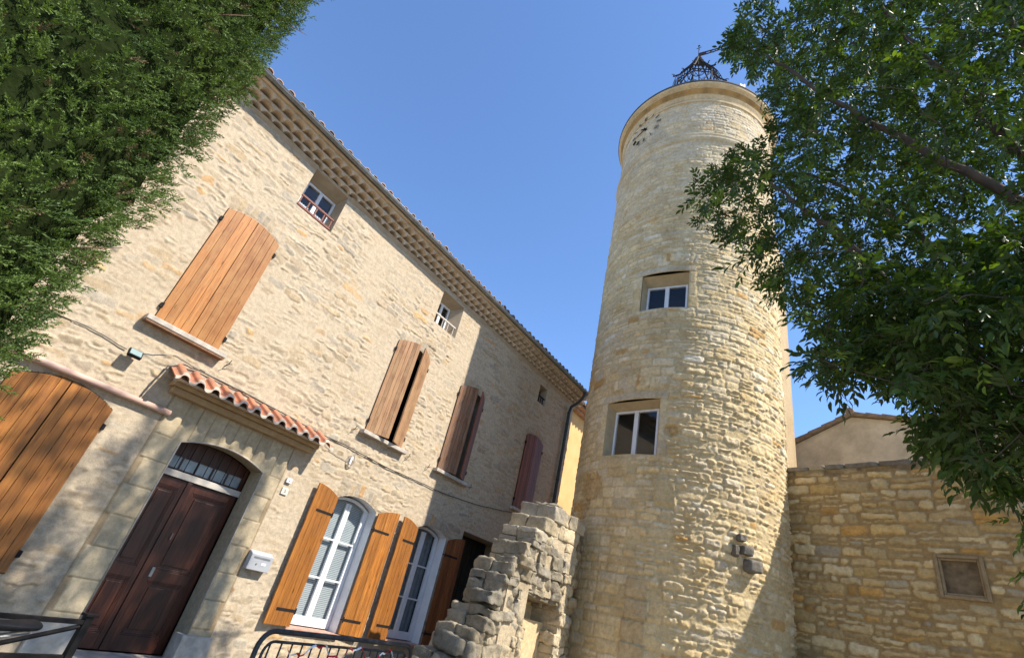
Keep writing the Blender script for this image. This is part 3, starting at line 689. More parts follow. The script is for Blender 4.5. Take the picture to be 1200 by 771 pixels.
# ------------------------------------------------------------------ things fixed to the facade
p = MB(); p.tube([(-1.0, 7.94, 2.955), (2.62, 7.94, 2.955)], .042, 12)
tag(p.build('pink_drain_pipe', M_PINK, None, smooth=True), 'horizontal pink pipe running along the wall above the lower left shutters', 'pipe')
def parcel(name, label, cat, loc, group=None): return thing(name, label, cat, loc, group=group)
fl_ = thing('floodlight', 'small black floodlight fixed to the wall above the pink pipe', 'lamp', (1.84, 7.99, 3.47))
mb = MB(); Mx = Matrix.Translation((0, -.12, 0)) @ Matrix.Rotation(R(-35), 4, 'X'); mb.box(-.085, .085, -.02, .03, -.06, .06, Mx); mb.build('housing', M_BLK, fl_, .006)
mb = MB(); mb.box(-.07, .07, -.023, -.0205, -.047, .047, Mx); mb.build('lens', plain('lamp_glass', (.30, .38, .36), (.25, .33, .31), .15, 3, spec=.8), fl_)
mb = MB(); mb.box(-.03, .03, -.10, .0, -.01, .02); mb.build('bracket', M_BLK, fl_)
mbx = thing('mailbox', 'grey metal letter box on the wall between the front door and the shutters', 'mailbox', (4.83, 7.985, 1.47))
mb = MB(); mb.add([(-.19, -.10, -.13), (.19, -.10, -.13), (.19, 0, -.13), (-.19, 0, -.13), (-.19, -.11, .09), (.19, -.11, .09), (.19, 0, .14), (-.19, 0, .14)], [(0, 3, 2, 1), (4, 5, 6, 7), (0, 1, 5, 4), (2, 3, 7, 6), (1, 2, 6, 5), (0, 4, 7, 3)])
bx_ = mb.build('box_body', M_GREY, mbx, .008)
mb = MB(); mb.box(-.14, .14, -.1115, -.107, .035, .06); mb.build('slot', plain('slot_grey', (.18, .19, .2), None, .5), mbx)
mb = MB(); mb.box(.02, .10, -.1085, -.103, -.045, -.01); mb.build('name_plate', M_WHITE, mbx)
mb = MB(); mb.tube([(-.06, -.112, -.04), (-.06, -.102, -.04)], .012, 10); mb.build('lock', M_ZINC, mbx)
hn = thing('house_number_plate', 'tiny pale enamel number plate to the right of the front door', 'sign', (4.78, 7.99, 2.53))
mb = MB(); mb.box(-.06, .06, -.012, 0, -.055, .055); mb.build('plate', plain('enamel_cream', (.66, .62, .52), (.6, .56, .47), .35, 5), hn, .003)
fc = bpy.data.curves.new('digits', 'FONT'); fc.body = '5'; fc.size = .075; fc.align_x = 'CENTER'; fc.align_y = 'CENTER'; fc.extrude = .001; ftmp = bpy.data.objects.new('digits_tmp', fc); fo = bpy.data.objects.new('digits', bpy.data.meshes.new_from_object(ftmp)); bpy.data.objects.remove(ftmp); COL.objects.link(fo); fo.parent = hn; fo.location = (0, -.0135, 0); fo.rotation_euler = (PI / 2, 0, 0); fo.data.materials.clear(); fo.data.materials.append(M_DPIPE)
bl = thing('doorbell', 'small white doorbell box above the house number', 'doorbell', (4.77, 7.99, 2.70))
mb = MB(); mb.box(-.05, .05, -.03, 0, -.04, .04); mb.build('casing', M_WHITE, bl, .008); mb = MB(); mb.tube([(0, -.036, 0), (0, -.03, 0)], .014, 10); mb.build('button', M_GREY, bl)
def wire(name, pts, r, mat, label, seed=0, sub=5):
    P = []; rs = random.Random(seed)
    for i in range(len(pts) - 1):
        for k in range(sub):
            f_ = k / sub; P.append([pts[i][j] * (1 - f_) + pts[i + 1][j] * f_ + (rs.uniform(-.006, .006) if j != 1 else 0) for j in range(3)])
    P.append(pts[-1]); mb = MB(); mb.tube(P, r, 5); return tag(mb.build(name, mat, None, smooth=True), label, 'cable')
wire('facade_cable', [(2.20, 7.975, 3.02), (2.22, 7.955, 3.2), (2.28, 7.95, 3.52), (2.45, 7.96, 3.64), (2.7, 7.972, 3.665), (3.6, 7.972, 3.66), (5.0, 7.975, 3.60), (5.5, 7.975, 3.62), (6.5, 7.972, 3.57), (7.4, 7.975, 3.585), (8.6, 7.972, 3.60), (9.9, 7.975, 3.72), (11.3, 7.975, 3.93), (13.05, 7.975, 4.1)], .010, M_CABLE, 'dark cable strung across the facade from the canopy to the corner')
wire('thin_cable', [(-.8, 7.98, 3.3), (.7, 7.98, 3.50), (1.25, 7.98, 3.55), (1.75, 7.98, 3.50)], .007, M_CABLE, 'thin dark cable leading to the floodlight', 2)
wire('pale_cable', [(1.9, 7.985, 3.52), (2.3, 7.985, 3.72), (2.55, 7.985, 3.70), (3.3, 7.985, 3.665), (4.95, 7.985, 3.56), (5.3, 7.985, 3.40), (5.75, 7.985, 3.36)], .005, M_CABW, 'thin pale wire looping below the dark cable beside the canopy', 3)
cp = thing('cable_loop', 'coil of pale wire hanging on the wall right of the canopy', 'cable', (5.78, 7.98, 3.40))
mb = MB(); mb.tube([(.07 * math.cos(a), -.01 - .004 * (a / PI), .12 * math.sin(a)) for a in np.linspace(0, 4 * PI, 40)], .006, 5); mb.build('coil', M_CABW, cp)
mb = MB(); mb.box(-.02, .02, -.02, 0, -.06, .07); mb.build('clip_box', M_WHITE, cp)

# ------------------------------------------------------------------ TOWER
TC = (11.868, 3.925)
tower = thing('clock_tower', 'tall round stone clock tower with two small windows and a moulded cornice', 'tower', (TC[0], TC[1], 0))
A0 = R(198.3)
def ang(d): return R(d)
def RAD(z): return 2.31 + .07 * np.clip((z - 2) / 9, 0, 1)
a_f = np.linspace(R(95), R(300), int(R(205) * 2.36 / .020)); a_c = np.linspace(R(300), R(455), 60)[1:-1]
TW = [(R(156.3), R(188.3), 5.0, 6.25, 0), (R(171.6), R(199.6), 8.62, 9.70, 0)]
U = a_f.copy()
for h in TW:
    for x in h[:2]: U[np.argmin(np.abs(U - x))] = x
Us = U * 2.36       # arc length coordinates
V = coords(0, 16.72, .0205, [x for h in TW for x in h[2:4]])
H = .004 * fbm(Us[:, None], V[None, :], .05, 40, 3) + .008 * fbm(Us[:, None], V[None, :], .5, 44, 3); S = np.zeros_like(H)
mt = np.array([.56, .44, .25]); C = np.ones(H.shape + (3,)) * mt * (1 + .10 * fbm(Us[:, None], V[None, :], .6, 51, 3)[..., None])
def pal_tow(r, u, v):
    base = r.choice([(.60, .475, .29), (.62, .50, .31), (.57, .445, .26), (.60, .49, .33), (.55, .43, .26), (.63, .52, .35), (.57, .43, .235), (.54, .455, .33)])
    if r.random() < .03: base = (.50, .31, .13)
    if r.random() < .03: base = (.62, .55, .43)
    if v > 12: base = tuple(b * .55 + g * .45 for b, g in zip(base, (.52, .46, .365)))
    k = r.uniform(.98, 1.24); return (base[0] * k, base[1] * k * .985, base[2] * k * .93)
rnd = random.Random(11)
def w2s(d): return R(d) * 2.36
avoid = [(h[0] * 2.36 - .17, h[1] * 2.36 + .17, h[2] - .03, h[3] + .17) for h in TW] + [(w2s(188), w2s(198.5), 4.02, 4.56)]
# lower left part: well coursed ashlar; right part: rougher rubble
seam = lambda v: w2s(186) + .35 * math.sin(v * 1.1) + .15 * math.sin(v * 3.7)
rubble(Us, V, H, C, S, rnd, rows=(.13, .23), wid=(1.1, 2.6), gap=.013, prot=(.010, .024), pal=pal_tow, split=.10, edge=.018, rad=.025, warp=.012, rough=.35, avoid=avoid, keep=lambda u, v: u < seam(v), v_rng=(0, 7.4))
rubble(Us, V, H, C, S, rnd, rows=(.09, .18), wid=(1.2, 3.0), gap=.014, prot=(.010, .038), pal=pal_tow, split=.40, skip=.03, edge=.018, rad=.030, warp=.020, rough=.8, avoid=avoid, keep=lambda u, v: u >= seam(v), v_rng=(0, 7.4), rotj=.06)
rubble(Us, V, H, C, S, rnd, rows=(.09, .17), wid=(1.3, 3.6), gap=.012, prot=(.008, .026), pal=pal_tow, split=.35, skip=.02, edge=.016, rad=.025, warp=.014, rough=.7, avoid=avoid, v_rng=(7.4, 14.5), rotj=.04)
rubble(Us, V, H, C, S, rnd, rows=(.10, .16), wid=(1.4, 3.6), gap=.008, prot=(.006, .024), pal=pal_tow, split=.25, skip=.02, edge=.018, rad=.025, warp=.012, rough=.4, avoid=avoid, v_rng=(14.9, 16.72))
# dressed quoins round the windows
for h in TW:
    a, b_, c, d = h[0] * 2.36, h[1] * 2.36, h[2], h[3]
    n = 4 if d - c > 1.1 else 3
    for i in range(n):
        z0_, z1_ = c + (d - c) * i / n, c + (d - c) * (i + 1) / n
        for (x0_, x1_) in ((a - rnd.uniform(.14, .26), a), (b_, b_ + rnd.uniform(.14, .26))):
            stamp(Us, V, H, C, S * 0, x0_ + .003, x1_ - .003, z0_ + .003, z1_ - .003, .016, pal_tow(rnd, 0, 0), rnd, .01, .012, .003, i, .15, tilt=.1)
    stamp(Us, V, H, C, S * 0, a - .18, b_ + .16, d + .003, d + .16, .018, (.55, .46, .32), rnd, .01, .012, .004, 5, .15, tilt=.1)
    x = a - .1
    while x < b_ + .2:          # relieving arch of upright stones
        w_ = rnd.uniform(.09, .13); f_ = (x - (a + b_) / 2) / ((b_ - a) / 2 + .2); zz = d + .22 + .10 * (1 - f_ * f_)
        stamp(Us, V, H, C, S * 0, x + .006, x + w_ - .006, zz, zz + rnd.uniform(.24, .30), .020, pal_tow(rnd, 0, 0), rnd, .018, .02, .01, int(x * 40) % 90, .3, rot=-f_ * .25); x += w_
stamp(Us, V, H, C, S * 0, w2s(188.5), w2s(198.5), 4.04, 4.54, .035, (.55, .42, .23), rnd, .015, .03, .012, 3, .2, rot=.03, tilt=.1)
for i in range(5):
    stamp(Us, V, H, C, S * 0, w2s(178.5) + rnd.uniform(-.02, .02), w2s(188.5) + rnd.uniform(-.03, .05), 1.0 + i * .34, 1.32 + i * .34, .045, (.50, .38, .22), rnd, .02, .03, .01, 60 + i, .5)
# tall lintel panel below the upper window and grey weathered patches
# eroded ochre hole and the grey stump stones
for (aa, zz, rr2, dep) in ((195, 5.55, .20, -.07), (148, 4.35, .45, -.05), (142, 3.9, .35, -.06)):
    dd_ = np.hypot((Us[:, None] - w2s(aa)), (V[None, :] - zz) * 1.3) + .06 * fbm(Us[:, None], V[None, :], .15, 70, 3)
    k_ = smooth01((rr2 - dd_) / .08); H += k_ * (dep + .03 * fbm(Us[:, None], V[None, :], .08, 71, 3)); C = C * (1 - .5 * k_[..., None]) + .5 * k_[..., None] * np.array([.48, .29, .10])
st = smooth01((fbm(Us[:, None] * 2.2, V[None, :], 1.1, 80, 4) - .12) * 3) * .22
C *= (1 - st[..., None] * np.array([.55, .62, .72]))
up = smooth01((V[None, :] - 11.5) / 3.5) * smooth01(.5 + 1.2 * fbm(Us[:, None], V[None, :], .45, 84, 4)) * .38
C = C * (1 - up[..., None]) + up[..., None] * np.array([.36, .34, .30])
fade_holes(Us, V, H, [(h[0] * 2.36, h[1] * 2.36, h[2], h[3], 0) for h in TW], 0, .02)
Uall = np.concatenate([U, a_c, [R(455)]]); ne = len(a_c) + 1
H = np.concatenate([H, np.zeros((ne, len(V)))], 0); C = np.concatenate([C, np.ones((ne, len(V), 3)) * mt], 0)
H[0] = 0
def tmap(u, v, h):
    r = RAD(v) + h; return np.stack([r * np.cos(u), r * np.sin(u), v], -1)
field_mesh('masonry', Uall, V, H, C, tmap, TW, M_TOW, tower)
# mouldings
def colored(o, c):
    a = o.data.color_attributes.new('Col', 'FLOAT_COLOR', 'POINT'); n = len(o.data.vertices)
    co = np.zeros(n * 3, dtype=np.float32); o.data.vertices.foreach_get('co', co); co = co.reshape(-1, 3); an = np.arctan2(co[:, 1], co[:, 0])
    q = np.ones((n, 4), dtype=np.float32); q[:, :3] = np.array(c)[None, :] * (1 + .12 * vn(an * 5, co[:, 2] * 0, .35, 6))[:, None]; a.data.foreach_set('color', q.ravel()); return o
mb = MB(); rt_ = 2.38
mb.lathe([(rt_ - .02, 16.36), (rt_ + .045, 16.39), (rt_ + .05, 16.46), (rt_ + .02, 16.48), (rt_ + .03, 16.56), (rt_ + .08, 16.66), (rt_ + .09, 16.69), (rt_ + .06, 16.71), (rt_ + .09, 16.78), (rt_ + .16, 16.87), (rt_ + .165, 16.90), (rt_ + .13, 16.92), (rt_ + .215, 16.98), (rt_ + .24, 17.0), (rt_ + .25, 17.07), (rt_ + .22, 17.075), (rt_ + .02, 17.12), (0.05, 17.25)], n=140)
co_ = colored(mb.build('cornice', M_ASH, tower), (.56, .44, .27))
for iv, v_ in enumerate(co_.data.vertices):
    if 16.68 < v_.co.z < 16.875 or 16.47 < v_.co.z < 16.5:
        k_ = .75 + .35 * float(vn(math.atan2(v_.co.y, v_.co.x) * 3, 0, .3, 12)); co_.data.color_attributes['Col'].data[iv].color = (.46 * k_, .29 * k_, .115 * k_, 1)
mb = MB(); mb.lathe([(rt_ + .22, 17.076), (rt_ + .272, 17.08), (rt_ + .272, 17.125), (rt_ + .05, 17.19)], n=140); mb.build('cornice_edge', plain('dark_lead', (.07, .065, .06), (.12, .11, .10), .8, 9), tower)
mb = MB(); mb.lathe([(rt_ - .03, 14.44), (rt_ + .01, 14.47), (rt_ + .02, 14.53), (rt_ + .065, 14.58), (rt_ + .085, 14.64), (rt_ + .08, 14.70), (rt_ + .03, 14.73), (rt_ + .025, 14.80), (rt_ + .045, 14.83), (rt_ + .04, 14.88), (rt_ - .03, 14.90)], n=120)
colored(mb.build('string_course', M_ASH, tower), (.52, .44, .30))
# windows
def tower_window(ca, half_l, half_r, z0, z1, fz0, fz1, fl, fr):
    e = bpy.data.objects.new('window', None); COL.objects.link(e); e.parent = tower; e.rotation_euler = (0, 0, R(ca) + PI / 2)
    # local: x = lateral (increasing angle), -y = outward
    yo_l = -math.sqrt(2.335 ** 2 - half_l ** 2); yo_r = -math.sqrt(2.335 ** 2 - half_r ** 2); yb = -2.0
    V = [(-half_l, yo_l, z0), (half_r, yo_r, z0), (half_r, yo_r, z1), (-half_l, yo_l, z1), (-fl, yb, fz0 - .02), (fr, yb, fz0 - .02), (fr, yb, fz1), (-fl, yb, fz1)]
    o = mesh_obj('reveal', V, [(0, 1, 5, 4), (1, 2, 6, 5), (2, 3, 7, 6), (3, 0, 4, 7)], plain('reveal_stone', (.50, .40, .25), (.42, .33, .20), .9, 6, bumps=.004), e)
    mb = MB(); y = yb - .03; w_ = .05
    mb.box(-fl, -fl + w_, y, yb + .03, fz0, fz1); mb.box(fr - w_, fr, y, yb + .03, fz0, fz1); mb.box(-fl + w_, fr - w_, y + .001, yb + .029, fz0, fz0 + .06); mb.box(-fl + w_, fr - w_, y + .001, yb + .029, fz1 - w_, fz1)
    mc = (fr - fl) / 2; mb.box(mc - .05, mc + .05, y - .006, yb + .028, fz0 + .06, fz1 - w_)
    mb.build('window_frame', M_WHITE, e, .004)
    g = MB(); g.add([(-fl + .04, yb - .004, fz0 + .05), (fr - .04, yb - .004, fz0 + .05), (fr - .04, yb - .004, fz1 - .04), (-fl + .04, yb - .004, fz1 - .04)], [(0, 1, 2, 3)]); g.build('pane', M_GLASS, e)
    bk = MB(); bk.box(-fl - .3, fr + .3, yb + .5, yb + .52, fz0 - .4, fz1 + .4); bk.build('dark_backing', M_DARK, e)
tower_window(172.3, 2.335 * math.sin(R(16)), 2.335 * math.sin(R(16)), 5.0, 6.25, 5.02, 6.13, .56, .52)
tower_window(185.6, 2.345 * math.sin(R(14)), 2.345 * math.sin(R(14)), 8.62, 9.70, 8.68, 9.50, .50, .50)
# clock: numerals fixed straight on the wall
clock = bpy.data.objects.new('clock', None); COL.objects.link(clock); clock.parent = tower
def on_tower(a_deg, z, r): return (r * math.cos(R(a_deg)), r * math.sin(R(a_deg)), z)
CA, CZ, CR = 159.5, 15.92, .52
num = ['XII', 'I', 'II', 'III', 'IIII', 'V', 'VI', 'VII', 'VIII', 'IX', 'X', 'XI']
rc = 2.44
def cpt(x, y): return on_tower(CA + math.degrees(x / rc), CZ + y, rc)     # x to the viewer's right = growing angle
for i, tx in enumerate(num):
    th = PI / 2 - 2 * PI * i / 12
    mb = MB(); n = len(tx); wl = .040; hgt = .15
    ux, uy = math.cos(th), math.sin(th); tx_, ty_ = uy, -ux     # radial, tangential
    for k, ch in enumerate(tx):
        o_ = (k - (n - 1) / 2) * wl
        def pt(a, r_): return cpt(ux * (CR + r_) + tx_ * (o_ + a), uy * (CR + r_) + ty_ * (o_ + a))
        segs = {'I': [((0, -hgt / 2), (0, hgt / 2))], 'V': [((-.02, hgt / 2), (0, -hgt / 2)), ((.02, hgt / 2), (0, -hgt / 2))], 'X': [((-.022, hgt / 2), (.022, -hgt / 2)), ((.022, hgt / 2), (-.022, -hgt / 2))]}[ch]
        for (p1, p2) in segs: mb.tube([pt(*p1), pt(*p2)], .0075, 5)
    mb.build('numeral', M_IRON, clock)
for (th, L_, r_) in ((R(90 - 305), .28, .020), (R(90 - 262), .44, .015)):
    mb = MB(); mb.tube([cpt(-.10 * math.cos(th), -.10 * math.sin(th)), cpt(0, 0), cpt(L_ * .7 * math.cos(th), L_ * .7 * math.sin(th)), cpt(L_ * math.cos(th), L_ * math.sin(th))], [r_ * .6, r_, r_ * 1.1, .004], 6); mb.build('clock_hand', M_IRON, clock)
mb = MB(); c0 = cpt(0, 0); mb.tube([(c0[0] * .97, c0[1] * .97, c0[2]), (c0[0] * 1.015, c0[1] * 1.015, c0[2])], .03, 10); mb.build('hub', M_IRON, clock)
# grey stump stones on the right flank
def rough_block(mb_v, c, size, seed, cols, col, rot=0, amp=.02, n=5, rdf=.2):
    V0, F0 = [], []; k = n
    rs = np.random.RandomState(seed)
    lin_ = np.linspace(-1, 1, k + 1); idx = {}
    for ax in range(3):
        for sg in (-1, 1):
            for i in range(k + 1):
                for j in range(k + 1):
                    q = [0, 0, 0]; q[ax] = sg; q[(ax + 1) % 3] = lin_[i]; q[(ax + 2) % 3] = lin_[j]; key = tuple(np.round(q, 4))
                    if key not in idx: idx[key] = len(V0); V0.append(q)
            for i in range(k):
                for j in range(k):
                    def gk(a, b_): q = [0, 0, 0]; q[ax] = sg; q[(ax + 1) % 3] = lin_[a]; q[(ax + 2) % 3] = lin_[b_]; return idx[tuple(np.round(q, 4))]
                    f = (gk(i, j), gk(i + 1, j), gk(i + 1, j + 1), gk(i, j + 1)); F0.append(f if sg > 0 else f[::-1])
    P = np.array(V0, float); h = np.array(size) / 2
    Q = P * h; rd = min(h) * rdf
    inner = np.clip(Q, -(h - rd), h - rd); dv = Q - inner; ln_ = np.linalg.norm(dv, axis=1, keepdims=True); nrm = dv / np.maximum(ln_, 1e-9)
    Q = inner + nrm * rd
    o1 = rs.uniform(0, 99); Q = Q + nrm * (amp * fbm(Q[:, 0] * 1.0 + Q[:, 2] * .7 + o1, Q[:, 1] + Q[:, 2] * .6 + o1, .16, seed % 50, 3))[:, None] * 1.6
    Q[:, 2] += Q[:, 0] * rs.uniform(-.04, .04)
    cr_, sr_ = math.cos(rot), math.sin(rot); Q = np.stack([Q[:, 0] * cr_ - Q[:, 1] * sr_, Q[:, 0] * sr_ + Q[:, 1] * cr_, Q[:, 2]], 1) + np.array(c)
    mb_v.add(Q, F0); cols.extend([col] * len(Q))
mb = MB(); cl = []
for (a, z, sz, sd_) in ((228, 3.72, (.16, .20, .14), 1), (230, 3.52, (.2, .22, .16), 2), (233, 3.28, (.26, .30, .2), 3), (225, 3.48, (.08, .2, .2), 4)):
    r_ = 2.36; rough_block(mb, (r_ * math.cos(R(a)), r_ * math.sin(R(a)), z), (sz[1], sz[0], sz[2]), sd_, cl, (.20, .18, .15), rot=R(a))
o = mesh_obj('broken_corbel', mb.v, mb.f, M_RUIN, tower, cols=np.array(cl), smooth=True)
# side strip with an unseen block behind, added to widen the tower's shadow
mb = MB(); mb.box(12.35 - TC[0], 14.3 - TC[0], 1.64 - TC[1], 6.0 - TC[1], 0, 13.2); mb.box(12.2 - TC[0], 12.36 - TC[0], 1.60 - TC[1], 2.6 - TC[1], 0, 13.3); colored(mb.build('strip_and_shadow_block', M_TOW, tower), (.45, .335, .19))
mb = MB(); 
for z in np.arange(.4, 13, .42): mb.box(12.14 - TC[0], 12.36 - TC[0], 1.575 - TC[1], 1.60 - TC[1], z, z + .40)
colored(mb.build('quoins', M_TOW, tower), (.46, .35, .21))
# small antenna box on the rim
# bell cage
bc = bpy.data.objects.new('bell_cage', None); COL.objects.link(bc); bc.parent = tower; bc.location = (0, 0, 0)
mb = MB(); nside = 8; rb = .86; zt = 20.75; rot0 = R(8)
cor = [(rb * math.cos(rot0 + 2 * PI * i / nside), rb * math.sin(rot0 + 2 * PI * i / nside)) for i in range(nside)]
for (x, y) in cor: mb.tube([(x * 1.15, y * 1.15, 17.1), (x * 1.02, y * 1.02, 18.6), (x, y, zt)], .028, 6)
for z in (17.5, 18.4, 19.5, 20.6, 20.75): mb.tube([(x, y, z) for (x, y) in cor] + [(*cor[0], z)], .022, 5)
for i in range(nside):
    (xa, ya), (xb, yb_) = cor[i], cor[(i + 1) % nside]
    for (z0_, z1_) in ((18.4, 19.5), (19.5, 20.6)): mb.tube([(xa, ya, z0_), (xb, yb_, z1_)], .012, 4); mb.tube([(xb, yb_, z0_), (xa, ya, z1_)], .012, 4)
mb.build('cage_frame', M_IRON, bc)
mb = MB(); zb, za = 20.75, 22.75
def rcone(z): f_ = (z - zb) / (za - zb); return .98 * (1 - f_) ** 1.2 + .12 * f_
for i in range(nside):
    a = rot0 + 2 * PI * i / nside
    mb.tube([((rcone(z) if z > zb else rcone(zb) + .10) * math.cos(a), (rcone(z) if z > zb else rcone(zb) + .10) * math.sin(a), z) for z in np.linspace(zb, za, 8)], .030, 6)
    # scrolls at the feet and along the ribs
    for (zc, rs_) in ((zb + .02, .09), (zb + .75, .07)):
        r0 = rcone(zc) + rs_
        mb.tube([((r0 + rs_ * q * math.cos(t_)) * math.cos(a), (r0 + rs_ * q * math.cos(t_)) * math.sin(a), zc + rs_ * q * math.sin(t_) + .03) for t_, q in [(x * .6, 1 - x * .07) for x in range(12)]], .014, 5)
for z in np.linspace(zb + .02, za, 10):
    mb.tube([(rcone(z) * math.cos(rot0 + 2 * PI * i / 24) * (1 if i % 3 == 0 else .97), rcone(z) * math.sin(rot0 + 2 * PI * i / 24) * (1 if i % 3 == 0 else .97), z) for i in range(25)], .013, 5)
for i in range(nside):
    a = rot0 + 2 * PI * i / nside; a2 = rot0 + 2 * PI * (i + 1) / nside
    zz = np.linspace(zb + .02, za, 9)
    for q in range(8):
        r0_, r1_ = rcone(zz[q]), rcone(zz[q + 1]); am = (a + a2) / 2
        rad_ = (r0_ + r1_) / 2 * math.sin(PI / nside) * .55
        if rad_ > .03:
            rm = (r0_ + r1_) / 2 * .96; zm = (zz[q] + zz[q + 1]) / 2
            mb.tube([(rm * math.cos(am) - math.sin(am) * rad_ * math.cos(t_), rm * math.sin(am) + math.cos(am) * rad_ * math.cos(t_), zm + .09 * math.sin(t_)) for t_ in np.linspace(0, 2 * PI, 11)], .012, 4)
mb.tube([(0, 0, za - .3), (0, 0, za + .02)], .09, 8); mb.build('openwork_spire', M_IRON, bc)
mb = MB(); mb.lathe([(0.02, 19.6), (.12, 19.58), (.20, 19.45), (.24, 19.1), (.30, 18.85), (.40, 18.72), (.37, 18.72), (.2, 19.2), (0.02, 19.45)], n=24); mb.build('bell', plain('bronze', (.12, .10, .06), (.08, .09, .07), .45, 8, metal=.8), bc)
mb = MB(); mb.box(-.76, .76, -.04, .04, 19.6, 19.72); mb.build('bell_yoke', M_IRON, bc)
mb = MB(); mb.tube([(0, 0, za), (0, 0, za + .95)], .018, 6); mb.tube([(-.10, 0, za + .82), (.10, 0, za + .82)], .012, 5); mb.tube([(0, -.1, za + .82), (0, .1, za + .82)], .012, 5)
mb.lathe([(0.001, za + .93), (.045, za + .97), (.001, za + 1.02)], n=8); mb.build('finial', M_IRON, bc)
va = R(-82); mb = MB(); dx, dy = math.cos(va), math.sin(va)
Mv = Matrix.Translation((0, 0, za + .30)) @ Matrix.Rotation(va, 4, 'Z')
mb.prism([(.02, -.10), (.30, -.11), (1.0, -.06), (1.0, -.02), (.30, -.035), (.30, .045), (1.02, .06), (1.02, .10), (.25, .13), (.02, .14)], -.008, .008, Mv)
mb.build('weather_vane', plain('rust_iron', (.07, .025, .018), (.035, .02, .018), .7, 14), bc)
mb = MB(); a = R(233); r_ = 2.5
Mr = Matrix.Translation((r_ * math.cos(a), r_ * math.sin(a), 17.14)) @ Matrix.Rotation(a, 4, 'Z')
mb.tube([(r_ * math.cos(a), r_ * math.sin(a), 17.1), (r_ * math.cos(a), r_ * math.sin(a), 17.54)], .02, 6); mb.box(-.01, .01, -.16, 0, .12, .34, Mr); mb.build('antenna', M_WHITE, tower)

# ------------------------------------------------------------------ GARDEN WALL
GP = Vector((12.17, 1.76, 0)); gd = Vector((math.cos(R(-108.97)), math.sin(R(-108.97)), 0)); gn = Vector((math.cos(R(161.03)), math.sin(R(161.03)), 0))
gw = thing('garden_wall', 'high rubble stone wall with a framed blank niche, joined to the tower', 'wall', (GP.x, GP.y, 0))
GT = 5.60; NI = (2.53, 3.17, 3.36, 4.02, 0)
U = coords(-.6, 7.5, .021, NI[:2]); V = coords(0, GT, .021, NI[2:4])
H = .004 * fbm(U[:, None], V[None, :], .06, 13, 3) + .01 * fbm(U[:, None], V[None, :], .6, 15, 3); S = np.zeros_like(H)
mg = np.array([.40, .28, .135]); C = np.ones(H.shape + (3,)) * mg * (1 + .12 * fbm(U[:, None], V[None, :], .4, 19, 3)[..., None])
def pal_gw(r, u, v):
    base = r.choice([(.62, .48, .26), (.66, .52, .29), (.57, .43, .22), (.68, .56, .34), (.54, .41, .22), (.62, .51, .32), (.58, .42, .19)])
    if r.random() < .05: base = (.56, .34, .12)
    if r.random() < .05: base = (.44, .38, .28)
    k = r.uniform(.82, 1.18); return (base[0] * k, base[1] * k * .975, base[2] * k * .92)
rnd = random.Random(23)
rubble(U, V, H, C, S, rnd, rows=(.12, .23), wid=(1.0, 3.2), gap=.018, prot=(.014, .042), pal=pal_gw, split=.34, edge=.032, rad=.055, warp=.026, rough=.5, avoid=[(NI[0] - .02, NI[1] + .02, NI[2] - .02, NI[3] + .02)], sag=.03, rotj=.08)
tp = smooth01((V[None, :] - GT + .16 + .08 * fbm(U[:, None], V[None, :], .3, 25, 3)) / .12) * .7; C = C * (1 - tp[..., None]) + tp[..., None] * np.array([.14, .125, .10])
fade_holes(U, V, H, [NI], 0, .02)
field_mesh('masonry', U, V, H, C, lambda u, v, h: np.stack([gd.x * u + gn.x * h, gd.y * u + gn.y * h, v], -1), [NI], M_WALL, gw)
def gloc(s, d_, z): return (gd.x * s + gn.x * d_, gd.y * s + gn.y * d_, z)
mb = MB(); cl = []; s = -.6; i = 0
rs = random.Random(3)
while s < 7.4:
    L_ = rs.uniform(.3, .6); rough_block(mb, gloc(s + L_ / 2, -.25, GT + .02), (L_ - .015, .62, .10), 200 + i, cl, (.24, .21, .165) if rs.random() < .6 else (.40, .33, .22), rot=math.atan2(gd.y, gd.x), amp=.012); s += L_; i += 1
mesh_obj('coping', mb.v, mb.f, M_RUIN, gw, cols=np.array(cl), smooth=True)
mb = MB(); Mg = Matrix.Rotation(math.atan2(gd.y, gd.x), 4, 'Z'); mb.box(-.6, 7.5, .05, .5, 0, GT - .02, Mg)
# Mg local +y is 90 deg left of gd; gn is 90 deg right of gd, so the body lies at +y
mb.build('wall_core', M_PLAS, gw)
fr_ = MB(); c0, c1, d0, d1 = NI[0], NI[1], NI[2], NI[3]
for k_, (o_, dep) in enumerate(((.0, .045), (.05, .02))):
    w_ = .05 if k_ == 0 else .035
    a, b_, c, d_ = c0 + o_, c1 - o_, d0 + o_, d1 - o_
    fr_.box(a, a + w_, -dep, .05, c, d_, Mg); fr_.box(b_ - w_, b_, -dep, .05, c, d_, Mg); fr_.box(a + w_, b_ - w_, -dep, .05, c, c + w_, Mg); fr_.box(a + w_, b_ - w_, -dep, .05, d_ - w_, d_, Mg)
colored(fr_.build('niche_frame', M_ASH, gw, .01), (.36, .27, .16))
pn = MB(); pn.box(c0 + .084, c1 - .084, .03, .05, d0 + .084, d1 - .084, Mg); pn.build('niche_panel', plain('stained_panel', (.24, .18, .11), (.12, .085, .05), .9, 7, bumps=.004), gw)
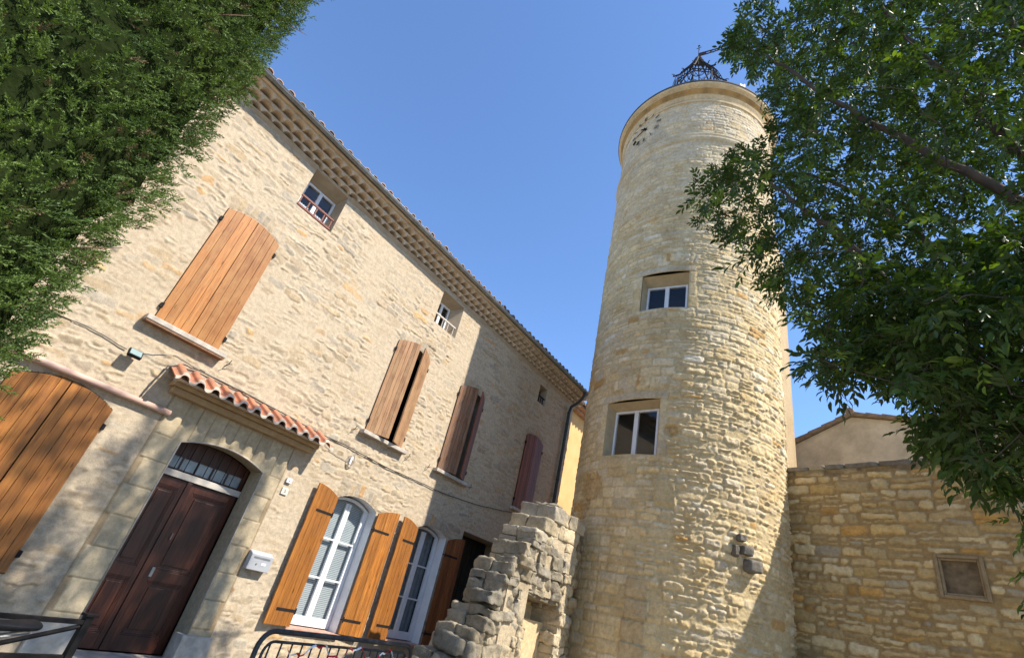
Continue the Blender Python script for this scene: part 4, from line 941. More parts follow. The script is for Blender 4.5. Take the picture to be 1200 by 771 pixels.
# lump of grey rock / rubble leaning at the wall foot
rp = MB(); cl = []
rubp = thing('rubble_heap', 'grey weathered stone blocks stacked against the foot of the high wall beside the tower', 'stones', (GP.x + gd.x * .7 + gn.x * .35, GP.y + gd.y * .7 + gn.y * .35, 0))
rs = random.Random(31)
for lv in range(6):
    for q in range(3 if lv < 5 else 2):
        rough_block(rp, (gd.x * (q - 1) * .38 + rs.uniform(-.03, .03), gd.y * (q - 1) * .38 + rs.uniform(-.03, .03), .17 + lv * .335), (.42, .44, .34), 300 + lv * 5 + q, cl, (.20, .185, .16), rot=math.atan2(gd.y, gd.x) + rs.uniform(-.12, .12), amp=.03)
mesh_obj('stacked_stones', rp.v, rp.f, M_RUIN, rubp, cols=np.array(cl), smooth=True)

# ------------------------------------------------------------------ RUIN
ru = thing('ruined_wall', 'broken stepped stone wall with a low doorway leaning on the tower', 'ruin', (8.4, 5.2, 0))
mb = MB(); cl = []; rs = random.Random(77)
def ruin_left(z):       # left end of the front face at height z
    tab = [(0, 6.15), (.95, 6.2), (1.0, 6.5), (1.35, 6.55), (1.42, 6.75), (1.68, 6.8), (1.72, 7.0), (2.2, 7.05), (2.28, 7.32), (2.62, 7.38), (2.7, 7.62), (2.98, 7.66), (3.02, 7.88), (3.3, 7.9), (3.34, 8.15), (3.8, 8.2)]
    return np.interp(z, [t_[0] for t_ in tab], [t_[1] for t_ in tab])
z = 0; i = 0
heights = [.17, .13, .19, .12, .20, .15, .22, .14, .18, .12, .21, .16, .13, .19, .15, .22, .14, .17, .25, .26]
DX0, DX1, DZ = 7.86, 8.92, 1.96
for hz in heights:
    left = float(ruin_left(z + hz * .5)); right = 9.95 - (.0 if z < 3.2 else .25)
    x = left
    while x < right - .08:
        L_ = rs.uniform(.10, .34) * (1.35 if z > 2.6 else 1); L_ = min(L_, right - x)
        zz0, zz1 = z, z + hz
        xa, xb = x, x + L_
        if (zz0 + zz1) / 2 < DZ and xb > DX0 and xa < DX1:
            if xa < DX0 - .08: xb = DX0 + rs.uniform(-.02, .03)
            elif xb > DX1 + .08: xa = DX1 + rs.uniform(-.03, .02)
            else: x += L_; continue
        g1, g2 = rs.choice([(.54, .44, .28), (.60, .49, .32), (.50, .41, .27), (.62, .51, .34), (.44, .37, .26), (.58, .50, .37)]), rs.uniform(.85, 1.1)
        col = tuple(c * g2 for c in g1)
        pf = (.24 if xa > 9.12 else 0) + rs.uniform(-.05, .05) * (1 if z < 2.6 else .3) - (.03 if (xa - left) < .05 else 0)
        if xb - xa > .07:
            for (ya, yb_) in ((4.9 + pf, 5.24), (5.25, 5.57 + rs.uniform(-.04, .06))):
                rough_block(mb, ((xa + xb) / 2 - 8.4, (ya + yb_) / 2 - 5.2, (zz0 + zz1) / 2), (xb - xa - .006, yb_ - ya, hz - .004), i, cl, col, rot=rs.uniform(-.03, .03) if z < 2.6 else 0, amp=.034 if z < 2.6 else .012, n=9, rdf=.09); i += 1
        x += L_
    z += hz
# rough tower-side returns and lintel over the doorway
rough_block(mb, (8.44 - 8.4, 5.24 - 5.2, 2.03), (1.3, .60, .20), 901, cl, (.45, .35, .22), amp=.03, n=8)
for (xx, yy, zz, sx, sy, sz) in ((6.95, 5.1, 1.76, .36, .45, .17), (7.3, 5.1, 2.32, .26, .4, .16), (7.75, 5.05, 2.85, .28, .4, .16), (6.5, 5.15, 1.1, .4, .45, .2), (8.45, 5.2, 3.50, .3, .45, .13)):
    rough_block(mb, (xx - 8.4, yy - 5.2, zz), (sx, sy, sz), int(xx * 100), cl, (.42, .36, .26), rot=rs.uniform(-.1, .1), amp=.035, n=7, rdf=.12)
RV = np.array(mb.v); q1, q2, q3 = RV[:, 0] + RV[:, 1] * .6, RV[:, 2], RV[:, 1] + RV[:, 2] * .5
RV[:, 2] += .035 * fbm(q1, q3, .55, 31, 2) * np.clip(q2 / .5, 0, 1) + .010 * fbm(q1 + 7, q3, .05, 45, 2); RV[:, 1] += .04 * fbm(q1, q2, .35, 34, 3) + .020 * fbm(q1, q2, .07, 37, 3); RV[:, 0] += .05 * fbm(q3, q2, .32, 36, 3) + .020 * fbm(q3, q2, .06, 38, 3)
cl = np.array(cl); gw_ = smooth01(.45 + 1.1 * fbm(q1, q2 * 1.2, .7, 41, 3) + .25 * (q3 > .1))[:, None] * .62 * (q1 < .5)[:, None]; cl = cl * (1 - gw_) + gw_ * np.array([.13, .125, .11])
mesh_obj('stone_blocks', RV, mb.f, M_RUIN, ru, cols=cl, smooth=True)
mb = MB(); mb.box(DX0 - 8.4 - .05, DX1 - 8.4 + .05, .02, .30, 0, 1.62); mb.box(DX0 - 8.4 - .05, DX1 - 8.4 + .05, .30, .36, 0, 2.05); cdo = mb.build('blocked_doorway', M_ASH, ru); colored(cdo, (.60, .46, .27))
co = MB(); co.box(7.2 - 8.4, DX0 - 8.4 - .04, -.285, .30, 0, 2.1); co.box(DX1 - 8.4 + .05, 9.16 - 8.4, -.285, .30, 0, 3.2); co.box(9.1 - 8.4, 9.9 - 8.4, -.02, .29, 0, 3.1); co.box(8.25 - 8.4, 9.14 - 8.4, -.284, .301, 2.0, 3.3); co.box(7.75 - 8.4, DX1 - 8.4 + .06, -.283, .302, 2.05, 2.9); co.box(6.9 - 8.4, 7.3 - 8.4, -.262, .303, 0, 1.6); co.box(6.6 - 8.4, 7.0 - 8.4, -.261, .304, 0, 1.25)
colored(co.build('mortar_core', M_RUIN, ru), (.50, .41, .28))

# ------------------------------------------------------------------ neighbouring houses
yh = thing('yellow_house', 'yellow rendered house with tiled roof glimpsed between the stone house and the tower', 'house', (18, 10, 0))
mb = MB(); mb.box(-4.0, 6, -1.2, 6, 0, 8.55); mb.build('wall', M_YEL, yh)
V_, F_ = tile_sheet(-4.3, 6.3, -1.75, 8.62, 2.4, 9.9, .23, .08, .03, step=8); rf = mesh_obj('roof', V_, F_, M_TILEO, yh)
mb = MB(); mb.box(-4.25, 6.2, -1.6, -1.0, 8.552, 8.62); mb.box(-4.2, 6.1, -1.4, -1.0, 8.45, 8.55); mb.build('eaves_moulding', M_TILE, rf)
gh = thing('plaster_gable_house', 'grey-beige plastered gable of a house rising behind the high wall', 'house', (15.0, .34, 0))
gx, gy2 = gd.x, gd.y
def gq(s, dback, z): return (gd.x * s - gn.x * dback, gd.y * s - gn.y * dback, z)
prof = [(-3.2, 6.85), (0, 8.12), (6.0, 6.5)]
mb = MB(); fr = [(-3.2, 0), (6.0, 0), (6.0, 6.5), (0, 8.12), (-3.2, 6.85)]
V = [gq(s, 0, z) for s, z in fr] + [gq(s, 6, z) for s, z in fr]; mb.add(V, [(0, 1, 2, 3, 4), (9, 8, 7, 6, 5)] + [(i, i + 5, (i + 1) % 5 + 5, (i + 1) % 5) for i in range(5)])
m_, t_, b_ = new_mat('stained_plaster', (.46, .37, .27), .92)
n, mx, mp = noise_col(t_, b_, (.66, .57, .41), (.40, .34, .24), 1.1, 10, .75); bump(t_, b_, n.outputs['Fac'], .4, .02)
mb.build('wall', m_, gh)
mb = MB()
for (sa, za_, sb, zb_) in ((-3.3, 6.84, 0, 8.15), (0, 8.15, 6.1, 6.49)):
    L_ = math.hypot(sb - sa, zb_ - za_); n = int(L_ / .36)
    for i in range(n):
        f0, f1 = i / n, (i + 1.12) / n
        pts = [gq(sa + (sb - sa) * f, -.04, za_ + (zb_ - za_) * f + .035 + (.018 if f is f0 else 0)) for f in (f0, f1)]
        lift = .02 if sb > 0 else -.0
        mb.tube(pts, [.075, .062], 8)
V = [gq(-3.3, -.06, 6.86), gq(0, -.06, 8.18), gq(6.1, -.06, 6.52), gq(-3.3, 6.1, 6.86), gq(0, 6.1, 8.18), gq(6.1, 6.1, 6.52)]
V += [(x, y, z + .05) for x, y, z in V]
mb.add(V, [(0, 1, 4, 3), (1, 2, 5, 4), (6, 9, 10, 7), (7, 10, 11, 8), (0, 6, 7, 1), (1, 7, 8, 2)])
mb.tube([gq(0, -.12, 8.24), gq(0, 6.1, 8.24)], .11, 10); mb.build('roof', M_TILEO, gh)

# ------------------------------------------------------------------ street furniture
bar = thing('crowd_barrier', 'dark galvanised crowd barrier standing in front of the french windows', 'barrier', (3.72, 4.14, 0), math.atan2(.30, 2.02))
mb = MB(); hw = 1.03; zt, zb2, rc_ = 1.10, .22, .13
def rrect(hw, z0, z1, r, n=6):
    P = []
    for (cx_, cz_, a0) in ((hw - r, z1 - r, 0), (-hw + r, z1 - r, 90), (-hw + r, z0 + r, 180), (hw - r, z0 + r, 270)):
        for k in range(n + 1): a = R(a0 + 90 * k / n); P.append((cx_ + r * math.cos(a), 0, cz_ + r * math.sin(a)))
    return P + [P[0]]
mb.tube(rrect(hw, zb2, zt, rc_), .020, 10); mb.tube(rrect(hw - .07, zb2 + .07, zt - .07, .09), .011, 8); mb.build('frame', M_GALV, bar, smooth=True)
mb = MB()
for i in range(17): x = -hw + .12 + (2 * hw - .24) * i / 16; mb.tube([(x, 0, zb2 + .07), (x, 0, zt - .07)], .0075, 6)
mb.build('bars', M_GALV, bar, smooth=True)
for s_ in (-1, 1):
    mb = MB(); mb.tube([(s_ * .72, -.28, .02), (s_ * .72, -.12, .06), (s_ * .72, 0, .22), (s_ * .72, .12, .06), (s_ * .72, .28, .02)], .016, 8); mb.build('foot', M_GALV, bar, smooth=True)
tp_ = MB()
n = 40; V = []
for i in range(n + 1):
    x = -.75 + 1.7 * i / n; zc = 1.0 - .045 * math.sin(i * .55) - .02 * math.sin(i * 1.7); V += [(x, -.03 - .01 * math.sin(i * .9), zc), (x, -.03 - .014 * math.sin(i * .9 + 1), zc - .014)]
m_, t_, b_ = new_mat('barrier_tape_stripes', (.6, .05, .04), .5)
tc = nd(t_, 'ShaderNodeTexCoord'); wv = nd(t_, 'ShaderNodeTexWave'); wv.inputs['Scale'].default_value = 1.6; t_.links.new(tc.outputs['Object'], wv.inputs[0]); cr = nd(t_, 'ShaderNodeValToRGB'); cr.color_ramp.interpolation = 'CONSTANT'; cr.color_ramp.elements[0].color = (.5, .02, .02, 1); cr.color_ramp.elements[1].position = .6; cr.color_ramp.elements[1].color = (.7, .68, .66, 1)
t_.links.new(wv.outputs[0], cr.inputs[0]); t_.links.new(cr.outputs[0], b_.inputs['Base Color'])
tpo = mesh_obj('barrier_tape', V, [(2 * i, 2 * i + 1, 2 * i + 3, 2 * i + 2) for i in range(n)], m_); tpo.location = (3.72, 4.14, 0); tpo.rotation_euler = (0, 0, math.atan2(.30, 2.02))
so = tpo.modifiers.new('thick', 'SOLIDIFY'); so.thickness = .002
tag(tpo, 'red and white plastic tape threaded along the crowd barrier', 'tape')

rail = thing('metal_railing', 'black metal railing with a diagonal brace at the lower left, behind the bicycle', 'railing', (.55, 4.05, -.03), R(11))
mb = MB(); mb.box(-1.4, 1.1, -.015, .015, .992, 1.018); mb.build('top_bar', M_IRON, rail, .003)
mb = MB(); mb.box(-1.4, 1.06, -.015, .015, .80, .825); mb.box(-1.4, 1.06, -.015, .015, .2, .225); mb.build('lower_bar', M_IRON, rail)
mb = MB(); mb.box(1.065, 1.11, -.022, .022, .03, 1.04); mb.box(1.05, 1.13, -.035, .035, 1.04, 1.055); mb.build('post', M_IRON, rail, .003)
mb = MB(); mb.box(-1.46, -1.40, -.03, .03, 0, 1.04); mb.build('post', M_IRON, rail, .003)
mb = MB(); mb.tube([(1.06, 0, .98), (.55, 0, .83)], .014, 6); mb.build('brace', M_IRON, rail)

bk = thing('bicycle', 'dark bicycle with a black saddle parked at the lower left by the railing', 'bicycle', (.66, 3.68, .035), R(14))
# local: x along the frame, saddle at x=+.45
mb = MB()
for (p1, p2, r_) in (((.40, 0, .90), (.27, 0, .30), .016), ((.38, 0, .80), (-.25, 0, .84), .015), ((.27, 0, .30), (-.28, 0, .74), .018), ((.27, .03, .30), (.68, .05, .34), .01), ((.27, -.03, .30), (.68, -.05, .34), .01), ((.37, .02, .80), (.68, .05, .34), .009), ((.37, -.02, .80), (.68, -.05, .34), .009), ((-.24, 0, .92), (-.30, 0, .70), .018)):
    mb.tube([p1, p2], r_, 8)
mb.build('frame', plain('dark_blue_paint', (.015, .02, .035), (.02, .025, .04), .3, 5, spec=.6), bk, smooth=True)
mb = MB(); mb.tube([(-.29, .0, .72), (-.31, .04, .66), (-.42, .05, .34)], .012, 6); mb.tube([(-.29, 0, .72), (-.31, -.04, .66), (-.42, -.05, .34)], .012, 6); mb.build('fork', M_IRON, bk)
mb = MB(); mb.tube([(-.14, .30, 1.0), (-.22, .22, 1.0), (-.26, .05, .98), (-.24, 0, .93), (-.26, -.05, .98), (-.22, -.22, 1.0), (-.14, -.30, 1.0)], .012, 8); mb.build('handlebar', M_IRON, bk, smooth=True)
for xw in (-.42, .68):
    mb = MB(); mb.tube([(xw + .33 * math.cos(a), 0, .34 + .33 * math.sin(a)) for a in np.linspace(0, 2 * PI, 40)], .016, 8, caps=False)
    wh = bpy.data.objects.new('wheel', None); COL.objects.link(wh); wh.parent = bk
    mb.build('tyre', M_BLK, wh, smooth=True)
    mb = MB(); mb.tube([(xw, -.03, .34), (xw, .03, .34)], .02, 8)
    for i in range(20): a = 2 * PI * i / 20; mb.tube([(xw, .02 * (-1) ** i, .34), (xw + .31 * math.cos(a), 0, .34 + .31 * math.sin(a))], .0015, 3, caps=False)
    mb.tube([(xw + .31 * math.cos(a), 0, .34 + .31 * math.sin(a)) for a in np.linspace(0, 2 * PI, 40)], .009, 6, caps=False); mb.build('rim', M_ZINC, wh)
# saddle: lofted sections
secs = [(.26, .022, .0), (.34, .030, .004), (.42, .045, .004), (.50, .072, .006), (.56, .082, .012), (.60, .070, .014)]
V = []; kk_ = 12
for (x, w_, dz_) in secs:
    for k in range(kk_): a = 2 * PI * k / kk_; V.append((x, w_ * math.cos(a), .955 + dz_ + (.022 if math.sin(a) > 0 else .030) * math.sin(a)))
F = [(i * kk_ + k, i * kk_ + (k + 1) % kk_, (i + 1) * kk_ + (k + 1) % kk_, (i + 1) * kk_ + k) for i in range(len(secs) - 1) for k in range(kk_)] + [tuple(range(kk_ - 1, -1, -1)), tuple((len(secs) - 1) * kk_ + k for k in range(kk_))]
sdl = mesh_obj('saddle', V, F, M_BLK, bk, smooth=True); ss = sdl.modifiers.new('sub', 'SUBSURF'); ss.levels = 1; ss.render_levels = 2
mb = MB(); mb.tube([(.41, 0, .93), (.395, 0, .87)], .013, 8); mb.tube([(.30, 0, .925), (.42, .02, .905), (.56, .03, .93)], .005, 5); mb.tube([(.30, 0, .925), (.42, -.02, .905), (.56, -.03, .93)], .005, 5); mb.build('seat_post', M_ZINC, bk)
mb = MB(); mb.tube([(.27, -.09, .30), (.27, .09, .30)], .014, 8); mb.tube([(.27, .09, .30), (.40, .09, .20)], .009, 6); mb.tube([(.27, -.09, .30), (.14, -.09, .40)], .009, 6); mb.build('crank', M_ZINC, bk)
mb = MB(); mb.box(.36, .44, .085, .17, .19, .21); mb.build('pedal', M_BLK, bk, .004)
mb = MB(); mb.box(.10, .18, -.17, -.085, .39, .41); mb.build('pedal', M_BLK, bk, .004)

# ------------------------------------------------------------------ vegetation
def leaf_mat(name, c1, c2, trans=.35, tcol=None, rough=.45, scale=3.0):
    m = bpy.data.materials.new(name); m.use_nodes = True; t = m.node_tree; b = t.nodes['Principled BSDF']; out = t.nodes['Material Output']
    b.inputs['Roughness'].default_value = rough; b.inputs['Specular IOR Level'].default_value = .35
    at = nd(t, 'ShaderNodeAttribute'); at.attribute_name = 'Col'
    t.links.new(at.outputs['Color'], b.inputs['Base Color'])
    tr = nd(t, 'ShaderNodeBsdfTranslucent'); mx = nd(t, 'ShaderNodeMix', data_type='RGBA', blend_type='MULTIPLY'); mx.inputs[0].default_value = 1; mx.inputs[7].default_value = (*(tcol or (1.5, 1.6, .6)), 1)
    t.links.new(at.outputs['Color'], mx.inputs[6]); t.links.new(mx.outputs[2], tr.inputs[0])
    ms = nd(t, 'ShaderNodeMixShader'); ms.inputs[0].default_value = trans; t.links.new(b.outputs[0], ms.inputs[1]); t.links.new(tr.outputs[0], ms.inputs[2]); t.links.new(ms.outputs[0], out.inputs[0])
    return m
M_LEAF = leaf_mat('ash_leaf', None, None, .26, (1.9, 1.9, .5))
M_CYP = leaf_mat('cypress_leaf', None, None, .22, (1.2, 1.3, .5), .6)
M_BARK = plain('ash_bark', (.055, .042, .032), (.10, .08, .06), .9, 9, bumps=.012, stretch=(1, 1, .35))
M_BARK2 = plain('cypress_bark', (.16, .085, .05), (.10, .06, .04), .9, 12, bumps=.01)

# cypress ------------------------------------------------------------
cyp = thing('cypress_tree', 'dense dark green cypress filling the upper left, in front of the stone house', 'tree', (-.70, 3.95, 0))
rs = np.random.RandomState(5)
def cyp_r(th, z):
    base = np.interp(z, [0, .8, 1.6, 3, 6, 8, 9.6, 10.3], [.85, 1.16, 1.22, 1.22, 1.21, 1.10, .6, .05])
    return base * (1 + .045 * vn(th * 1.15, z, .75, 61) + .055 * vn(th * 1.2, z, .30, 62) + .03 * vn(th, z, .13, 63))
def unit(a): return a / (np.linalg.norm(a, axis=1, keepdims=True) + 1e-9)
def plumes(NP, M_, seed, depth):
    rs = np.random.RandomState(seed)
    z = rs.uniform(.3, 10.0, NP); th = rs.uniform(0, 2 * PI, NP)
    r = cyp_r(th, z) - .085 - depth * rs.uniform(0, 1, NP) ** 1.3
    out = np.stack([np.cos(th), np.sin(th), np.zeros(NP)], 1); tang = np.stack([-np.sin(th), np.cos(th), np.zeros(NP)], 1)
    o = np.stack([r * np.cos(th), r * np.sin(th), z], 1)
    ax = out * rs.uniform(.3, 1.0, NP)[:, None] + tang * (rs.uniform(-.9, .9, NP) + .5 * vn(th * 1.2, z, .5, 69))[:, None]; ax[:, 2] += rs.uniform(-.15, 1.0, NP); ax = unit(ax)
    LP = rs.uniform(.045, .125, NP)
    clump = vn(th * 1.2, z, .45, 66) * .6 + vn(th * 1.2, z, .15, 67) * .4
    g = np.clip(.45 + .5 * clump + rs.uniform(-.22, .22, NP), 0, 1)[:, None]
    base = np.array([.050, .096, .020]) * (1 - g) + np.array([.150, .225, .046]) * g
    base[rs.uniform(0, 1, NP) < .03] = (.15, .105, .055)
    Vs, Fs, Cs = [], [], []; off = 0
    ss = unit(np.cross(ax, rs.normal(size=(NP, 3)))); tt = np.cross(ax, ss)
    for m_ in range(M_):
        f = (m_ + .5) / M_; a_ = m_ * 2.4 + rs.uniform(-.5, .5, NP); ring = ss * np.cos(a_)[:, None] + tt * np.sin(a_)[:, None]
        so = o + ax * (LP * f)[:, None]
        sd_ = unit(ax * rs.uniform(.7, 1.2, NP)[:, None] + ring * rs.uniform(.45, .9, NP)[:, None] * (1 - .5 * f)); sl = LP * (1 - .45 * f) * rs.uniform(.42, .62, NP)
        flat = unit(np.cross(sd_, rs.normal(size=(NP, 3))))
        for k in range(6):
            q = k / 5; sg = (1 if k % 2 else -1) * (0 if k == 5 else 1)
            p0 = so + sd_ * (sl * q * .75)[:, None]; d = unit(sd_ + flat * sg * rs.uniform(.55, 1.0, NP)[:, None] + rs.normal(0, .2, (NP, 3)))
            ll = sl * (.50 - .22 * q) * rs.uniform(.8, 1.2, NP); ww = rs.uniform(.0024, .0040, NP)
            if k == 0: p0 = so; d = sd_; ll = sl * .85
            wv = unit(np.cross(d, rs.normal(size=(NP, 3)))); md = p0 + d * (ll * .5)[:, None]
            P_ = np.stack([p0, md + wv * ww[:, None], p0 + d * ll[:, None], md - wv * ww[:, None]], 1).reshape(-1, 3)
            Vs.append(P_); Fs.append(np.arange(4 * NP).reshape(NP, 4) + off); off += 4 * NP
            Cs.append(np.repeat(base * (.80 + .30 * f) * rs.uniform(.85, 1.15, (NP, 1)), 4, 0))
    return np.concatenate(Vs), np.concatenate(Fs), np.concatenate(Cs)
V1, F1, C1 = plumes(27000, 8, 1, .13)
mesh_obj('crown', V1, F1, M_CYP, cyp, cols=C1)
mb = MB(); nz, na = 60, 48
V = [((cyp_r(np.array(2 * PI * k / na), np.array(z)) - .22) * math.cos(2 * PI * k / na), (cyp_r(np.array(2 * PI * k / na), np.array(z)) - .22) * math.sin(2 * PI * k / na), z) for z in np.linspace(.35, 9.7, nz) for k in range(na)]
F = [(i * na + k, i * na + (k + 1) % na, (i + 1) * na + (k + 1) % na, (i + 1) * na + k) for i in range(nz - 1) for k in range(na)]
ic = mesh_obj('dark_core', V, F, plain('dark_core_green', (.012, .019, .006), (.020, .028, .010), .95, 22, bumps=.03, spec=0), cyp, smooth=True)  # near-black core; shade between the sprays is put into its colour
mb.tube([(0, 0, 0), (.02, 0, 1), (0, .02, 4), (0, 0, 9.4)], [.16, .13, .09, .02], 10); mb.build('trunk', M_BARK2, cyp, smooth=True)
mb = MB()
for i in range(26):
    z = rs.uniform(1.0, 8); th = rs.uniform(3.6, 6.6) ; r = float(cyp_r(np.array(th), np.array(z))) - .20
    d = Vector((math.cos(th) * .5 + rs.uniform(-.5, .5), math.sin(th) * .5 + rs.uniform(-.5, .5), .9)); p0 = Vector((r * math.cos(th), r * math.sin(th), z)); mb = MB(); mb.tube([p0, p0 + d * .12, p0 + d * .26 + Vector((.02, 0, 0))], [.007, .005, .002], 5)
    mb.build('branch', M_BARK2, cyp, smooth=True)

# ash tree -----------------------------------------------------------
OC = np.array([0, 0, 1.6])
def P(az, el, d): return np.array([d * math.cos(R(az)), d * math.sin(R(az)), 1.6 + d * math.tan(R(el))])
ash = thing('ash_tree', 'leafy green ash tree overhanging the upper right, its branches across the tower', 'tree', (3.9, -2.6, 0))
base0 = np.array([3.9, -2.6, 0.])
limbs = [
    [P(-33.7, 0, 4.69) * [1, 1, 0], (3.92, -2.5, 1.2), (4.0, -2.35, 2.3)],
    [(4.0, -2.35, 2.3), (4.25, -1.75, 3.0), P(-11.5, 24.3, 4.6), P(-7.4, 29.9, 4.7), P(-0.4, 40.2, 4.7), P(3.5, 44, 4.8), P(7.5, 47, 4.9)],
    [(4.0, -2.35, 2.3), (4.1, -1.9, 3.6), P(-16.0, 39.5, 4.3), P(-6.7, 49.0, 4.3), P(2.9, 56.2, 4.4), P(9, 60, 4.5)],
    [(4.1, -1.9, 3.6), P(-18, 42, 4.6), P(-16.7, 44.4, 4.7), P(-14, 51, 4.7), P(-11.5, 55.5, 4.7), P(-8, 61, 4.8), P(-4, 65, 5.0)],
    [(4.25, -1.75, 3.0), P(-13.3, 31.0, 5.3), P(-9.1, 37.0, 5.4), P(-4, 43, 5.6), P(4, 47.5, 5.8), P(12, 47, 5.9)],
    [(4.1, -1.9, 3.6), (4.3, -1.9, 5.2), P(-21.0, 51.3, 5.0), P(-21.0, 56, 5.2), P(-17, 61, 5.5)],
    [P(-7.4, 29.9, 4.7), P(-3, 28, 4.9), P(3, 29.5, 5.1), P(7, 30, 5.3)],
    [P(-11.5, 24.3, 4.6), P(-7, 21.5, 4.9), P(-3, 21, 5.1)],
    [P(-21.0, 51.3, 5.0), P(-12, 56, 5.9), P(-4, 57, 6.3), P(2, 58, 6.6)],
    [(4.0, -2.35, 2.3), (3.6, -3.0, 4.0), (3.4, -3.6, 6.0), (3.6, -3.9, 8.0)],
    [(4.1, -1.9, 3.6), (5.0, -3.0, 5.5), (5.6, -3.4, 7.5)],
]
rad0 = [(.19, .15), (.085, .012), (.060, .010), (.055, .010), (.05, .009), (.05, .011), (.024, .008), (.03, .008), (.024, .008), (.09, .02), (.08, .02)]
nodes = []; nrad = []
segs_ = MB()
rs = np.random.RandomState(9)
limb_mbs = []
for L_, (ra, rb_) in zip(limbs, rad0):
    pts = [np.array(p, float) for p in L_]; D = []
    for i in range(len(pts) - 1):
        for k in range(6):
            f = k / 6; a = pts[max(i - 1, 0)]; b_ = pts[i]; c = pts[i + 1]; d_ = pts[min(i + 2, len(pts) - 1)]
            D.append(.5 * ((2 * b_) + (-a + c) * f + (2 * a - 5 * b_ + 4 * c - d_) * f * f + (-a + 3 * b_ - 3 * c + d_) * f ** 3))
    D.append(pts[-1]); D = np.array(D); D += rs.normal(0, .012, D.shape)
    rr = np.linspace(ra, rb_, len(D)); mb = MB(); mb.tube([tuple(p - base0) for p in D], list(rr), 10); limb_mbs.append(mb)
    st = 0 if ra < .15 else len(D) - 2; lo_i = 8 if len(L_) > 3 and ra > .04 and L_[0][0] < 4.2 else 2
    for p, r_ in zip(D[max(st, lo_i):], rr[max(st, lo_i):]): nodes.append(p); nrad.append(r_)
limb_mbs[0].build('trunk', M_BARK, ash, smooth=True)
for mb in limb_mbs[1:]: mb.build('limb', M_BARK, ash, smooth=True)
# crown outline in angles seen from the square (az, el of the silhouette) keeps the crown's shape
import itertools
RT = np.array(rt); DN = np.array(dn); FW = np.array(fw); FPX = 578.17
def to_px(Pp):
    q = Pp - OC; z = q @ FW; return np.stack([600 + FPX * (q @ RT) / z, 385.5 + FPX * (q @ DN) / z], -1), z
poly = np.array([(905, -60), (880, 0), (862, 22), (848, 40), (850, 70), (880, 80), (893, 112), (903, 135), (900, 168), (870, 172), (838, 178), (815, 205), (808, 240), (818, 262), (850, 272), (874, 292), (892, 322), (900, 345), (925, 352), (940, 372), (962, 385), (968, 402), (945, 425), (948, 436), (985, 428), (1020, 436), (1048, 456), (1074, 484), (1072, 503), (1094, 520), (1118, 540), (1145, 552), (1170, 562), (1190, 570), (1215, 588), (1400, 640), (1500, 300), (1400, -300), (1000, -260)], float)
def inpoly(p):
    x, y = p[:, 0], p[:, 1]; ins = np.zeros(len(p), bool); j = len(poly) - 1
    for i in range(len(poly)):
        xi, yi = poly[i]; xj, yj = poly[j]
        c = ((yi > y) != (yj > y)) & (x < (xj - xi) * (y - yi) / (yj - yi + 1e-12) + xi); ins ^= c; j = i
    return ins
tips = []
cand = np.stack([rs.uniform(2.6, 8.2, 90000), rs.uniform(-5.5, 2.2, 90000), rs.uniform(2.4, 13.6, 90000)], 1)
dist = np.hypot(cand[:, 0], cand[:, 1])
cc = np.array([4.9, -1.6, 6.6]); e2 = ((cand - cc) / np.array([3.4, 3.9, 5.8])) ** 2
e3 = ((cand - np.array([5.0, -.9, 11.2])) / np.array([2.4, 2.2, 2.4])) ** 2
e4 = ((cand - np.array([4.7, -.75, 3.9])) / np.array([1.3, 1.5, 1.15])) ** 2
low = e4.sum(1) < 1
ok = ((e2.sum(1) < 1) | (e3.sum(1) < 1) | low) & (dist > 3.2)
px, zc = to_px(cand); inv = inpoly(px) | (zc < .3) | (px[:, 0] > 1210) | (px[:, 1] < -12)
ok &= inv
ok &= ~((px[:, 0] < 1000) & (px[:, 1] < -12) & (zc > .3) & (px[:, 0] < 880))
tsh = (8 - cand[:, 1]) / .956; xh = cand[:, 0] - .292 * tsh; zh = cand[:, 2] - 1.13 * tsh
ok &= ~((zh > 3.0) | ((xh > 4.5) & (zh > .6)))
lowc = cand[ok & low]; cand = cand[ok]
gap = vn(cand[:, 0] + cand[:, 2] * .5, cand[:, 1] + cand[:, 2] * .3, .75, 90); cand = cand[gap > -.5]
NT = 2350
print('candidates', len(cand)); cand = cand[:NT * 2]
pxc, zcc = to_px(cand); infr = (pxc[:, 0] < 1230) & (pxc[:, 1] > -30) & (zcc > .3)
cand = np.concatenate([cand[infr][:NT], cand[~infr][:1300], lowc[:520] + rs.normal(0, .01, lowc[:520].shape)])
nodes = np.array(nodes); nrad = np.array(nrad)
order = np.argsort([np.min(((nodes - c) ** 2).sum(1)) for c in cand]); cand = cand[order]
twigs = MB(); leafc = []
nl = list(nodes); NA = np.zeros((len(nl) + 6 * len(cand), 3)); NA[:len(nl)] = nodes; nn = len(nl); NR = np.zeros(len(NA)); NR[:nn] = nrad
